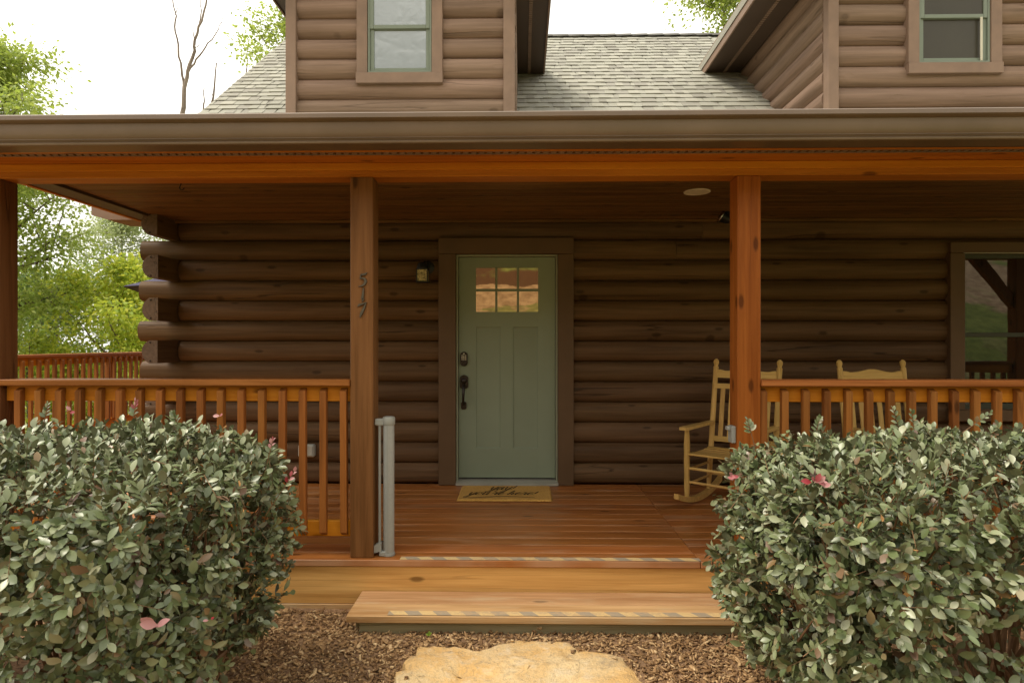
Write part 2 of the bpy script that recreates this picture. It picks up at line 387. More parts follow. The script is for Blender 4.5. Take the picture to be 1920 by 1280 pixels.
def arr_mesh(name, V, F):
    """mesh from numpy arrays; F is (n, k)"""
    me = bpy.data.meshes.new(name); k = F.shape[1]
    me.vertices.add(len(V)); me.vertices.foreach_set('co', np.ascontiguousarray(V, np.float32).ravel())
    me.loops.add(F.size); me.loops.foreach_set('vertex_index', np.ascontiguousarray(F, np.int32).ravel())
    me.polygons.add(len(F)); me.polygons.foreach_set('loop_start', np.arange(0, F.size, k, dtype=np.int32))
    me.polygons.foreach_set('loop_total', np.full(len(F), k, np.int32))
    me.update(calc_edges=True); me.validate()
    return me

# ------------------------------------------------------------------ the ground: mulch bed, bank behind the camera
def ground_h(x, y):
    h = -.295
    if y < -2.0:
        t = -2.0 - y; h += min(t, 24)*.5*min(1, t/3) + .35*noise.noise((x*.2, y*.2, 1.3))*min(1, t/4)
    dx = max(0, -6.5 - x); h -= min(dx, 14)*.16
    if y > 7: h -= min(y-7, 12)*.04
    h += .012*noise.noise((x*2.1, y*2.1, 0))
    return h
def axis_pts(c, fine, step, far):
    a = list(np.arange(c-fine, c+fine+1e-6, step)); d = step
    lo, hi = a[0], a[-1]; L, H = [], []
    while hi < far: d *= 1.28; hi += d; lo -= d; L.append(lo); H.append(hi)
    return L[::-1] + a + H
gx, gy = axis_pts(0, 4, .16, 260), axis_pts(0, 6, .2, 260)
V = np.array([(x, y, ground_h(x, y)) for y in gy for x in gx]); nx = len(gx)
F = np.array([(j*nx+i, j*nx+i+1, (j+1)*nx+i+1, (j+1)*nx+i) for j in range(len(gy)-1) for i in range(nx-1)])
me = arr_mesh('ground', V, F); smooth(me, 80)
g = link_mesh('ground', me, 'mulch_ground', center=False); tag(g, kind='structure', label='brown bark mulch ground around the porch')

rng = np.random.default_rng(3)
def chips(n, x0, x1, y0, y1):
    L = rng.gamma(1.8, .0078, n) + .007; Wd = L*rng.uniform(.18, .5, n); T = rng.uniform(.0015, .005, n)
    base = np.array([(-1, -.7, 0), (-.2, -1, 0), (1, -.5, 0), (.9, .6, 0), (.1, 1, 0), (-.8, .8, 0)], float)
    v = np.concatenate([base*(1, 1, 1) + (0, 0, 1), base*(.95, .9, 1) - (0, 0, 1)])         # 12 verts
    jit = 1 + rng.uniform(-.3, .3, (n, 12, 1))
    P = v[None]*jit*np.stack([L/2, Wd/2, T], 1)[:, None, :]
    P[:, :, 2] += (P[:, :, 0]**2)*rng.normal(0, 9, (n, 1))                                    # slight curl
    a = rng.uniform(0, 2*np.pi, n); tx = rng.normal(0, .30, n); ty = rng.normal(0, .22, n)
    out = P.copy()
    y_, z_ = P[:, :, 1]*np.cos(ty)[:, None]-P[:, :, 2]*np.sin(ty)[:, None], P[:, :, 1]*np.sin(ty)[:, None]+P[:, :, 2]*np.cos(ty)[:, None]
    x_, z2 = P[:, :, 0]*np.cos(tx)[:, None]-z_*np.sin(tx)[:, None], P[:, :, 0]*np.sin(tx)[:, None]+z_*np.cos(tx)[:, None]
    out[:, :, 0] = x_*np.cos(a)[:, None]-y_*np.sin(a)[:, None]; out[:, :, 1] = x_*np.sin(a)[:, None]+y_*np.cos(a)[:, None]; out[:, :, 2] = z2
    cx, cy = rng.uniform(x0, x1, n), rng.uniform(y0, y1, n)
    cz = np.array([ground_h(float(p), float(q)) for p, q in zip(cx, cy)]) + rng.uniform(.001, .012, n)
    out += np.stack([cx, cy, cz], 1)[:, None, :]
    fl = [(0, 1, 4, 5), (1, 2, 3, 4), (11, 10, 7, 6), (10, 9, 8, 7)] + [(i, i+6, (i+1) % 6+6, (i+1) % 6) for i in range(6)]
    Fa = (np.array(fl)[None] + (np.arange(n)*12)[:, None, None]).reshape(-1, 4)
    return out.reshape(-1, 3), Fa
V1, F1 = chips(19000, -1.9, 1.9, 2.45, 3.62); V2, F2 = chips(3500, -3.4, 3.4, 1.6, 3.6)
o = link_mesh('mulch_chips', arr_mesh('mulch_chips', np.concatenate([V1, V2]), np.concatenate([F1, F2+len(V1)])), 'mulch_chip', center=False)
tag(o, 'loose shredded bark chips covering the bed before the steps', 'mulch', kind='stuff')

# ------------------------------------------------------------------ the cabin
cabin = thing('log_cabin', 'brown log cabin with green door, two dormers and covered front porch', 'house', (0, 5.6, 0))
YW = 5.6; PITCH = .188; XL, XR = -3.20, 6.40
core = box(bmesh.new(), XL+.02, XR, YW+.13, 12.8, -.2, 2.62)
wall = obj('front_wall', core, 'room_dark', cabin)

def log_x(x0, x1, z0, y0=YW, mat='log_x', parent=None, name='log', bulge=.046, back=.135, h=PITCH, seed=0, power=2.7):
    bm = bmesh.new(); n = max(2, int((x1-x0)/.22)); nz = 10; rings = []
    for i in range(n+1):
        x = x0 + (x1-x0)*i/n; ring = []
        for k in range(nz+1):
            t = -1 + 2*k/nz
            z = z0 + h/2 + (h/2-.0015)*math.copysign(abs(t)**.85, t)
            d = noise.noise((x*1.7, z*6 + seed*3.1, seed))*.0045 + noise.noise((x*.5, seed*1.7, 4))*.004
            ring.append(bm.verts.new((x, y0 + bulge*abs(t)**power + d, z + noise.noise((x*.9, seed*2.3, 9))*.0025)))
        ring.append(bm.verts.new((x, y0+back, z0+h+.004))); ring.append(bm.verts.new((x, y0+back, z0-.004)))
        rings.append(ring)
    m = nz+3
    for i in range(n):
        for k in range(m): bm.faces.new((rings[i][k], rings[i][(k+1) % m], rings[i+1][(k+1) % m], rings[i+1][k]))
    bm.faces.new(rings[0][::-1]); bm.faces.new(rings[-1])
    return obj(name, bm, mat, parent, True, 40)
DOOR = (-.70, .415); WIN = (3.93, 5.33)
for k in range(13):
    z0 = .006 + PITCH*k
    xs = -3.56 + random.uniform(-.012, .012) if k % 2 else -3.19
    cuts = []
    if k < 12: cuts.append(DOOR)
    if 4 <= k <= 10: cuts.append(WIN)
    a = xs
    for c in cuts:
        log_x(a, c[0], z0, parent=wall, seed=k*3+len(cuts)); a = c[1]
    if (k % 3 != 1 or k == 12) and XR - a > 2.5:
        xj = random.uniform(a+.9, XR-2.6) if k != 11 else 1.42
        log_x(a, xj-.0015, z0, parent=wall, seed=k*3+1); log_x(xj+.0015, XR, z0, parent=wall, seed=k*3+2)
    else: log_x(a, XR, z0, parent=wall, seed=k*3+1)
# side wall: courses that run back from the corner, alternate ends stick out toward the camera
swall = obj('side_wall', box(bmesh.new(), XL-.03, XL+.018, YW+.15, 12.75, -.2, 2.62), 'room_dark', cabin)
for k in range(13):
    z0 = .006 + PITCH*k; ys = 5.31 + random.uniform(-.012, .012) if k % 2 == 0 else YW+.15
    pts = []
    for i in range(11):
        t = -1+2*i/10; pts.append((-3.345 + .05*abs(t)**2.4, z0+PITCH/2+(PITCH/2-.002)*t))
    pts += [(-3.28, z0+PITCH+.007), (-3.205, z0+PITCH+.007), (-3.205, z0+PITCH*.93), (-3.205, z0+.012), (-3.205, z0-.007), (-3.28, z0-.007)]
    bm = prism(bmesh.new(), pts, 'y', ys, 12.8)
    o = obj('log', bm, 'log_y', swall, True, 40)
    if k % 2 == 0:
        bm = bmesh.new(); bm.faces.new([bm.verts.new((p[0], ys-.001, p[1])) for p in pts])
        e = obj('log_end_grain', bm, 'end_grain', swall)
        # tongue grooves and check line cut in the end
        for gz in (z0+PITCH-.013, z0+.013):
            bx('log_groove', 'room_dark', swall, -3.275, -3.262, ys-.004, ys+.02, gz-.006, gz+.006, 0)

# deck-to-roof gable end on the left, and the eave block at its foot
bm = bmesh.new()
prism(bm, [(5.65, 2.60), (12.9, 2.60), (9.3, 5.85)], 'x', -3.30, -3.26); obj('gable_wall', bm, 'siding_y', cabin)
bm = prism(bmesh.new(), [(-4.02, 2.62), (-4.02, 2.50), (-3.86, 2.455), (-3.36, 2.455), (-3.36, 2.62)], 'y', 5.62, 5.95)
obj('eave_block', bm, 'trim_brown', cabin)

# main roof and porch roof
SL = .83; RX0, RX1 = -3.62, 6.8; ZR0 = 2.91
roof = None
pts = [(5.5, ZR0-.083), (9.3, ZR0+SL*3.7), (13.1, ZR0-.083), (13.1, ZR0-.23), (9.3, ZR0+SL*3.7-.16), (5.5, ZR0-.23)]
roof = obj('roof', prism(bmesh.new(), pts, 'x', RX0, RX1), 'shingle', cabin)
obj('rake_board', prism(bmesh.new(), [(5.52, ZR0-.085), (9.3, ZR0+SL*3.68), (9.3, ZR0+SL*3.68-.17), (5.52, ZR0-.25)], 'x', RX0-.02, RX0-.002), 'trim_brown', cabin)
obj('porch_roof', prism(bmesh.new(), [(3.27, 2.505), (5.62, 2.925), (5.62, 2.86), (3.36, 2.47)], 'x', RX0, RX1), 'shingle', cabin)
# shingle courses: a continuous strip with raised tabs on it
sl = math.atan(SL); cs, sn = math.cos(sl), math.sin(sl); EXPO = .1475
def roof_p(x, d, lift):                         # d metres up the slope from (5.6, ZR0)
    return Vector((x, YW + d*cs - lift*sn, ZR0 + d*sn + lift*cs))
def tab_geom(x0, x1, d, ex, th):
    j = lambda: random.uniform(-.004, .004)
    b0 = [roof_p(x0+j(), d+j(), .010), roof_p(x1+j(), d+j(), .010), roof_p(x1-.008+j(), d+ex, .004), roof_p(x0+.008+j(), d+ex, .004)]
    b1 = [b0[0]+Vector((0, -sn*th, cs*th)), b0[1]+Vector((0, -sn*th, cs*th)), b0[2]+Vector((0, -sn*th*.4, cs*th*.4)), b0[3]+Vector((0, -sn*th*.4, cs*th*.4))]
    return b0 + b1
TABF = [(4, 5, 6, 7), (0, 4, 7, 3), (1, 2, 6, 5), (0, 1, 5, 4), (3, 7, 6, 2)]
tabs = []; strips = bmesh.new()
for row in range(5, 33):
    d = row*EXPO
    if d > 3.7/cs - .05: break
    for (a, b) in ((RX0+.01, -2.16), (-.08, 2.84)):
        # strip pieces (the lower laminate), then tabs over them
        x = a - random.uniform(0, .3)
        while x < b:
            w = random.uniform(.12, .30); v = [strips.verts.new(p) for p in tab_geom(max(x, a), min(x+w, b), d, EXPO*1.02, .0035)]
            if min(x+w, b) - max(x, a) > .02:
                for f in TABF: strips.faces.new([v[i] for i in f])
            x += w
        x = a + random.uniform(0, .15)
        while x < b-.03:
            w = random.uniform(.085, .19); tabs.append((d, max(x, a), min(x+w, b))); x += w + random.uniform(.04, .16)
for v in [v for v in strips.verts if not v.link_faces]: strips.verts.remove(v)
o = obj('shingle_underlay', strips, 'shingle', roof); o['kind'] = 'stuff'
tabs.sort(key=lambda t: t[0] if t[1] > -1 else t[0]+.0)
vis = [t for t in tabs if t[0] > 1.35]; low = [t for t in tabs if t[0] <= 1.35]
rest = bmesh.new()
for i, (d, x0, x1) in enumerate(vis + low):
    gmt = tab_geom(x0, x1, d-.004, EXPO*1.0, .009)
    if i < 300:
        bm = bmesh.new(); v = [bm.verts.new(p) for p in gmt]
        for f in TABF: bm.faces.new([v[k] for k in f])
        obj('shingle', bm, 'shingle', roof)
    else:
        v = [rest.verts.new(p) for p in gmt]
        for f in TABF: rest.faces.new([v[k] for k in f])
o = obj('shingle_courses', rest, 'shingle', roof); o['kind'] = 'stuff'
bm = bmesh.new()
for i in range(44):
    x = RX0 + i*.24
    for sg in (-1, 1):
        v = [bm.verts.new(p) for p in ((x, 9.3, 6.008+random.uniform(0, .008)), (x+.25, 9.3, 6.02), (x+.25, 9.3+sg*.12, 5.935), (x, 9.3+sg*.12, 5.925))]
        bm.faces.new(v)
obj('ridge_cap', bm, 'ridge_dark', roof)

# dormers
def dormer(x0, x1, zs, pitch, win, cheek, seed, glassm):
    zt = 5.35
    dw = obj('dormer_wall', box(bmesh.new(), x0+.05, x1-.05, YW+.068, 8.9, 3.0, zt), 'soffit_brown', cabin)
    wx0, wx1, wz0 = win
    k = -2
    while zs + k*pitch < zt - .1:
        z0 = zs + k*pitch
        segs = [(x0+.09, x1-.1)] if z0 < wz0 else [(x0+.09, wx0+.05), (wx1-.05, x1-.1)]
        for a, b in segs: log_x(a, b, z0, YW, 'siding_x', dw, 'siding_log', .052, .07, pitch, seed+k*5, 2.2)
        k += 1
    # corner boards
    bx('corner_board', 'trim_brown', dw, x0, x0+.095, YW-.022, YW+.075, 3.0, zt, .003)
    bx('corner_board', 'trim_brown', dw, x1-.105, x1, YW-.022, YW+.075, 3.0, zt, .003)
    for sx, xc in ((-1, x0), (1, x1)):
        if sx in cheek:
            for k in range(-2, 12):
                z0 = zs + k*pitch
                if z0 > 5.0: break
                pts = [];
                for i in range(11):
                    t = -1+2*i/10; pts.append((xc - sx*.0 + sx*(-.048*abs(t)**2.2) + sx*.012, z0+pitch/2+(pitch/2-.0015)*t))
                pts += [(xc-sx*.06, z0+pitch-.0015), (xc-sx*.06, z0+.0015)]
                obj('siding_log', prism(bmesh.new(), pts, 'y', YW+.08, 8.6), 'siding_y', dw, True, 40)
        ov = .335 if sx > 0 else .30
        if -1 in cheek and sx < 0: ov = .45
        # flat eave soffit with its fascia and vent strip, running back to the roof
        xa, xb = sorted((xc + sx*.004, xc + sx*ov))
        so = bx('dormer_soffit', 'soffit_brown', dw, xa, xb, YW-.35, 8.3, 4.752, 4.80, .002)
        bx('dormer_fascia', 'trim_brown', dw, *sorted((xc+sx*ov, xc+sx*(ov+.02))), YW-.37, 8.35, 4.735, 4.93, .002)
        vb = bmesh.new(); vx = xc + sx*ov*.47; y = YW-.3
        while y < 8.0:
            box(vb, vx-.018, vx+.018, y, y+.028, 4.744, 4.7525); y += .04
        obj('vent_strip', vb, 'trim_brown', dw)
        # roof slope over it
        xm = (x0+x1)/2; zr = 4.95 + (xm-x0)*.8
        pr = [(xc+sx*(ov+.03), 4.90), (xm, zr+.2), (xm, zr+.12), (xc+sx*(ov+.03), 4.82)]
        obj('dormer_roof', prism(bmesh.new(), pr, 'y', YW-.42, 9.2), 'shingle', dw)
    bm = prism(bmesh.new(), [(x0, zt-.02), (x1, zt-.02), ((x0+x1)/2, 4.95+(x1-x0)*.4)], 'y', YW+.02, YW+.06); obj('dormer_gable', bm, 'siding_x', dw)
    # window
    w = bx('dormer_window', 'room_dark', cabin, wx0+.02, wx1-.02, YW+.03, YW+.055, wz0+.02, zt-.02, 0)
    cw = .098; ym = YW-.03
    bx('casing', 'trim_brown', w, wx0, wx0+cw, ym, YW+.05, wz0+cw+.002, 5.0, .003)
    bx('casing', 'trim_brown', w, wx1-cw, wx1, ym, YW+.05, wz0+cw+.002, 5.0, .003)
    bx('sill_board', 'trim_brown', w, wx0-.004, wx1+.004, ym-.012, YW+.05, wz0, wz0+cw, .003)
    a, b, zb = wx0+cw+.003, wx1-cw-.003, wz0+cw+.004; fr = .018; st = .036; zm = zb+.44; ztop = zb+.92
    for (p, q) in ((a, a+fr), (b-fr, b)): bx('window_frame', 'sash_green', w, p, q, YW-.016, YW+.02, zb, ztop, .002)
    bx('window_frame', 'sash_green', w, a, b, YW-.018, YW+.02, zb-.002, zb+fr, .002)
    def sash(z0, z1, yf, gm):
        for (p, q) in ((a+fr, a+fr+st), (b-fr-st, b-fr)): bx('sash', 'sash_green', w, p, q, yf, yf+.022, z0, z1, .003)
        bx('sash', 'sash_green', w, a+fr+st, b-fr-st, yf+.001, yf+.022, z0, z0+st, .003)
        bx('sash', 'sash_green', w, a+fr+st, b-fr-st, yf+.001, yf+.022, z1-st, z1, .003)
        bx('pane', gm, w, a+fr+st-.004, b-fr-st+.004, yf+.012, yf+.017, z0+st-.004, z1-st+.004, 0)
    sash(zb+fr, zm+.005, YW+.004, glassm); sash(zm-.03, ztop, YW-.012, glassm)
    return w
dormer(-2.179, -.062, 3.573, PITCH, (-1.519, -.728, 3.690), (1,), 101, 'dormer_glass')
w2 = dormer(2.793, 5.08, 3.656, .191, (3.511, 4.352, 3.745), (-1,), 207, 'screen_glass')
bx('screen_track', 'key_white', w2, 4.165, 4.185, YW-.017, YW-.008, 3.866, 4.262, .001)

# gutter, fascia, soffit, beam, ceiling
prof = [(3.335, 2.525), (3.325, 2.525), (3.325, 2.40), (3.25, 2.388), (3.243, 2.398), (3.22, 2.402), (3.222, 2.49), (3.20, 2.505), (3.185, 2.505), (3.180, 2.516), (3.187, 2.522),
        (3.180, 2.522), (3.174, 2.516), (3.174, 2.494), (3.180, 2.488), (3.202, 2.480), (3.205, 2.455), (3.207, 2.43), (3.214, 2.410), (3.228, 2.397), (3.232, 2.390), (3.221, 2.387), (3.217, 2.382), (3.219, 2.375), (3.226, 2.371), (3.335, 2.371)]
o = obj('gutter', prism(bmesh.new(), prof, 'x', -3.66, 6.85), 'gutter_brown', cabin, True, 28); o.rotation_euler = (0, -.0018, 0)
bx('fascia_board', 'soffit_brown', cabin, -3.64, 6.8, 3.338, 3.36, 2.375, 2.50, .002)
so = bx('soffit', 'room_dark', cabin, -3.6, 6.75, 3.365, 3.70, 2.415, 2.44, 0)
bx('soffit_board', 'cedar_x', so, -3.6, 6.75, 3.362, 3.468, 2.398, 2.414, .002)
bx('soffit_board', 'cedar_x', so, -3.6, 6.75, 3.522, 3.70, 2.398, 2.414, .002)
vb = bmesh.new(); x = -3.55
while x < 6.7:
    v = [vb.verts.new(p) for p in ((x, 3.474, 2.400), (x+.030, 3.474, 2.400), (x+.018, 3.516, 2.400), (x-.012, 3.516, 2.400))]
    vb.faces.new(v); x += .046
box(vb, -3.6, 6.75, 3.469, 3.4745, 2.397, 2.404); box(vb, -3.6, 6.75, 3.516, 3.5215, 2.397, 2.404)
obj('vent_strip', vb, 'trim_brown', so)
bx('beam', 'cedar_x', cabin, -3.45, 6.2, 3.682, 3.82, 2.316, 2.397, .004)
bx('beam_trim', 'cedar_bright', cabin, -3.45, 6.2, 3.664, 3.684, 2.352, 2.397, .003)
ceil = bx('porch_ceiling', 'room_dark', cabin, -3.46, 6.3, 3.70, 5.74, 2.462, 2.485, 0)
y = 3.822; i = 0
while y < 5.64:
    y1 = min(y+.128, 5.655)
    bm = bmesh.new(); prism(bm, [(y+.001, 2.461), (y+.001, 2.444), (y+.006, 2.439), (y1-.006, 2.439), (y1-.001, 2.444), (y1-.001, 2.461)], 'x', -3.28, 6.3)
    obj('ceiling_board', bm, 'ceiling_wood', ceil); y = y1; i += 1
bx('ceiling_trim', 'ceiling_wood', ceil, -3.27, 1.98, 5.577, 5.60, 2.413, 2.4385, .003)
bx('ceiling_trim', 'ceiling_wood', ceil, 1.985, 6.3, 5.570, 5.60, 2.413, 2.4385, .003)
bx('side_beam', 'soffit_brown', cabin, -3.455, -3.283, 3.83, 5.60, 2.418, 2.62, .003)
bx('side_fascia', 'cedar_y', cabin, -3.49, -3.457, 3.83, 5.60, 2.410, 2.66, .003)
# posts
def post(x0, x1, mat, label=None):
    bm = box(bmesh.new(), x0, x1, 3.68, 3.82, .001, 2.3155, .005)
    o = obj('porch_post', bm, mat, cabin)
    if label: o['label'] = label
    return o
post(-3.342, -3.202, 'post_brown'); post(-1.042, -.902, 'post_brown', 'brown post carrying the house number 517')
post(1.300, 1.440, 'post_orange', 'orange post with dark knots'); post(3.63, 3.77, 'post_orange'); post(5.96, 6.10, 'post_orange')
bm = prism(bmesh.new(), [(5.96, 1.72), (5.96, 1.88), (5.62, 2.316), (5.46, 2.316)], 'y', 3.71, 3.79); obj('knee_brace', bm, 'post_orange', cabin)

# ------------------------------------------------------------------ front door
door = bx('door', 'door_green', cabin, -.582, .312, 5.655, 5.68, .058, 2.098, 0)
for a, b, c, d in ((-.582, -.424, .058, 2.098), (.154, .312, .058, 2.098), (-.424, .154, 2.002, 2.098), (-.424, .154, 1.456, 1.594), (-.424, .154, .058, .328), (-.194, -.081, .328, 1.456)):
    bx('door_rail' if b-a > .3 else 'door_stile', 'door_green', door, a, b, 5.638, 5.657, c, d, .0)
for a, b in ((-.424, -.194), (-.081, .154)): bx('door_panel', 'door_green', door, a+.004, b-.004, 5.648, 5.656, .332, 1.452, .003)
for a, b in ((-.424, -.194), (-.081, .154)):
    for zc_, up_ in ((.328, 1), (1.456, -1)): obj('panel_moulding', prism(bmesh.new(), [(5.639, zc_), (5.6485, zc_+up_*.011), (5.657, zc_)], 'x', a, b), 'door_green', door)
    for xc_, up_ in ((a, 1), (b, -1)): obj('panel_moulding', prism(bmesh.new(), [(xc_, 5.639), (xc_+up_*.011, 5.6485), (xc_, 5.657)], 'z', .328, 1.456), 'door_green', door)
xs = [(-.424, -.245), (-.224, -.044), (-.023, .154)]; zz = [(1.594, 1.783), (1.808, 2.002)]
for a, b in ((-.245, -.224), (-.044, -.023)): bx('muntin', 'door_green', door, a, b, 5.638, 5.656, 1.594, 2.002, .003)
for a, b in xs: bx('muntin', 'door_green', door, a, b, 5.639, 5.656, 1.783, 1.808, .003)
for a, b in xs:
    for c, d in zz: bx('pane', 'door_glass', door, a, b, 5.649, 5.654, c, d, 0)
bx('door_jamb', 'jamb_green', door, -.602, -.586, 5.60, 5.69, .03, 2.118, .002); bx('door_jamb', 'jamb_green', door, .316, .332, 5.60, 5.69, .03, 2.118, .002)
bx('door_jamb', 'jamb_green', door, -.586, .316, 5.60, 5.69, 2.102, 2.118, .002)
bm = prism(bmesh.new(), [(5.545, .004), (5.545, .022), (5.60, .035), (5.70, .05), (5.70, .004)], 'x', -.602, .336); obj('threshold', bm, 'sill_metal', door)
bx('door_sweep', 'black_metal', door, -.582, .312, 5.645, 5.654, .05, .0585, 0)
cas = bx('door_casing', 'casing_brown', cabin, -.762, -.604, 5.565, 5.66, .003, 2.119, .003)
bx('door_casing', 'casing_brown', cabin, .334, .477, 5.565, 5.66, .003, 2.119, .003)
bx('door_casing', 'casing_brown', cabin, -.762, .477, 5.563, 5.66, 2.121, 2.268, .003)
# keypad lock and handle set
def stadium(cx, cz, w, h, n=8):
    r = w/2; p = []
    for i in range(n+1): a = math.pi*i/n; p.append((cx+r*math.cos(a), cz+h/2-r+r*math.sin(a)))
    for i in range(n+1): a = math.pi+math.pi*i/n; p.append((cx+r*math.cos(a), cz-h/2+r+r*math.sin(a)))
    return p
kp = obj('keypad_lock', prism(bmesh.new(), stadium(-.533, 1.158, .068, .135), 'y', 5.612, 5.637), 'bronze', door)
for r_ in range(4):
    for c_ in range(3): bx('key', 'key_white', kp, -.533+(c_-1)*.0165-.0055, -.533+(c_-1)*.0165+.0055, 5.608, 5.613, 1.19-r_*.0125-.004, 1.19-r_*.0125+.004, .001)
bx('key', 'key_white', kp, -.541, -.525, 5.608, 5.613, 1.202, 1.211, .001)
obj('lock_cylinder', lathe(bmesh.new(), [(.02, -.012), (.022, -.002), (.022, 0)], (-.533, 5.612, 1.119), 16, 'y'), 'bronze', kp, True)
hs = obj('handle_plate', prism(bmesh.new(), [(-.572, .895), (-.55, .882), (-.516, .882), (-.494, .895), (-.494, .985), (-.505, 1.0), (-.533, 1.012), (-.561, 1.0), (-.572, .985)], 'y', 5.622, 5.637), 'bronze', door)
obj('handle_rose', lathe(bmesh.new(), [(.008, -.028), (.02, -.022), (.024, -.006), (.026, 0)], (-.533, 5.622, .955), 16, 'y'), 'bronze', hs, True)
obj('pull_handle', tube(bmesh.new(), [(-.533, 5.622, .915), (-.533, 5.585, .905), (-.533, 5.568, .87), (-.534, 5.565, .82), (-.535, 5.572, .77), (-.535, 5.60, .745), (-.535, 5.632, .74)], [.012, .014, .014, .012, .010, .010, .012], 8), 'bronze', hs, True)
obj('handle_foot', prism(bmesh.new(), [(-.561, .70), (-.548, .69), (-.522, .69), (-.51, .70), (-.51, .752), (-.522, .762), (-.548, .762), (-.561, .752)], 'y', 5.625, 5.637), 'bronze', hs)

# ------------------------------------------------------------------ porch window on the right
pw = bx('window', 'room_dark', cabin, 3.95, 5.31, 5.66, 5.70, .64, 2.18, 0)
for a, b in ((3.882, 4.012), (5.21, 5.34)): bx('casing', 'casing_brown', pw, a, b, 5.562, 5.66, .702, 2.119, .003)
bx('casing', 'casing_brown', pw, 3.882, 5.34, 5.560, 5.66, 2.121, 2.218, .003); bx('sill_board', 'casing_brown', pw, 3.87, 5.352, 5.55, 5.66, .60, .70, .003)
bx('drip_edge', 'sill_metal', pw, 4.0, 5.22, 5.556, 5.60, 2.115, 2.1205, 0)
for a, b in ((4.014, 4.03), (5.192, 5.208)): bx('window_frame', 'sash_dark', pw, a, b, 5.585, 5.655, .704, 2.113, .002)
for z0, z1 in ((2.075, 2.113), (1.36, 1.40), (.704, .755)): bx('sash', 'sash_dark', pw, 4.03, 5.192, 5.60, 5.64, z0, z1, .003)
bx('sash', 'sash_dark', pw, 4.60, 4.63, 5.602, 5.64, .756, 2.074, .003)
for a, b in ((4.03, 4.60), (4.63, 5.192)):
    for z0, z1 in ((1.40, 2.075), (.755, 1.36)): bx('pane', 'window_glass', pw, a, b, 5.620, 5.625, z0, z1, 0)

# ------------------------------------------------------------------ porch deck and step
deck = thing('porch_deck', 'reddish stained plank porch floor with worn front edge', 'deck', (0, 4.6, 0))
y = 3.648; XJ = 1.07
while y < 5.62:
    y1 = min(y + .1445, 5.64)
    for a, b in ((-3.46, XJ-.0015), (XJ+.0015, 6.3)):
        dz = random.uniform(-.0012, .0012)
        bx('deck_board', 'deck_wood', deck, a, b, y+.0022, y1-.0022, -.04+dz, 0+dz, .0035)
    y = y1
bx('deck_joist', 'room_dark', deck, -3.4, 6.25, 3.72, 5.6, -.20, -.045, 0)
bx('rim_board', 'riser_wood', deck, -3.46, XJ+.4, 3.664, 3.70, -.268, -.043, .003); bx('rim_board', 'riser_wood', deck, XJ+.404, 6.3, 3.664, 3.70, -.268, -.043, .003)
bx('skirt_board', 'step_wood', deck, -3.46, 6.3, 3.655, 3.70, -.31, -.270, .003)
step = thing('wooden_step', 'low tan wooden step with striped tape before the porch', 'step', (.13, 3.48, -.29))
bx('tread_board', 'step_wood', step, -.962, 1.50, 3.318, 3.478, -.226, -.186, .004); bx('tread_board', 'step_wood', step, -.962, 1.50, 3.483, 3.652, -.226, -.186, .004)
bx('riser', 'old_wood', step, -.90, 1.46, 3.352, 3.39, -.33, -.228, .003)
for x in (-.93, .15, 1.42): bx('stringer', 'old_wood', step, x, x+.04, 3.395, 3.65, -.33, -.228, .002)
def tape(x0, x1, y0, y1, z, label):
    bm = bmesh.new(); n = 60; A = []; B = []
    for i in range(n+1):
        x = x0+(x1-x0)*i/n; f = .004*noise.noise((x*9, z*40, 2)) - (.010 if noise.noise((x*3.1, z*9+1, 7)) > .38 else 0)
        A.append(bm.verts.new((x, y0+f*0+.003*noise.noise((x*14, 5, z)), z))); B.append(bm.verts.new((x - .02*(0), y1+f*.5, z+.0005)))
    for i in range(n): bm.faces.new((A[i], A[i+1], B[i+1], B[i]))
    me = bpy.data.meshes.new('hazard_tape'); bm.to_mesh(me); bm.free()
    o = link_mesh('hazard_tape', me, 'hazard_tape'); sd_ = o.modifiers.new('thickness', 'SOLIDIFY'); sd_.thickness = .0008
    tag(o, label, 'tape', 'striped anti slip tapes on the entrance steps')
tape(-.735, 1.075, 3.654, 3.704, .004, 'worn yellow and grey striped tape on porch floor edge')
tape(-.736, 1.207, 3.325, 3.376, -.182, 'yellow and grey striped tape on the lower step')

# side deck, further railing and parasol
sdeck = thing('side_deck', 'wooden deck along the left side of the cabin', 'deck', (-4.7, 8, 0))
x = -6.1
while x < -3.5: bx('deck_board', 'deck_wood_y', sdeck, x, x+.141, 3.66, 12.6, -.04, 0, .003); x += .1445
bx('rim_board', 'riser_wood', sdeck, -6.14, -6.102, 3.66, 12.6, -.27, -.0, .003)

def baluster_mesh():
    bm = bmesh.new(); w, d = .020, .0195; z0, z1 = .128, 1.032
    prism(bm, [(-d, z0+.022), (-d, z1-.020), (d, z1), (d, z0)], 'x', -w, w)
    bmesh.ops.bevel(bm, geom=bm.edges[:], offset=.0025, segments=1, affect='EDGES')
    return bm
bal0 = None
def railing_x(xa, xb, x_first, pitch, label, group='front porch railings'):
    global bal0
    r = thing('porch_railing', label, 'railing', ((xa+xb)/2, 3.73, 0), group=group)
    bx('top_rail', 'cap_rail', r, xa, xb, 3.664, 3.802, 1.046, 1.084, .005)
    bx('upper_rail', 'cedar_bright', r, xa, xb, 3.727, 3.765, .948, 1.0455, .003)
    bx('lower_rail', 'cedar_bright', r, xa, xb, 3.727, 3.765, .118, .212, .003)
    x = x_first
    while x < xb - .005:
        if bal0 is None: o = bal0 = obj('baluster', baluster_mesh(), 'baluster_wood', r); bz = W[o.name].z
        else: o = inst(bal0, (0, 0, 0), r)
        o.location = Vector((x, 3.7065, .58)) - W[r.name]; o.rotation_euler = (0, random.uniform(-.006, .006), 0)
        sc_ = bpy.data.objects
        x += pitch
    return r
railing_x(-3.20, -1.043, -3.10, .1258, 'stained wooden railing left of the numbered post, behind the left hedge')
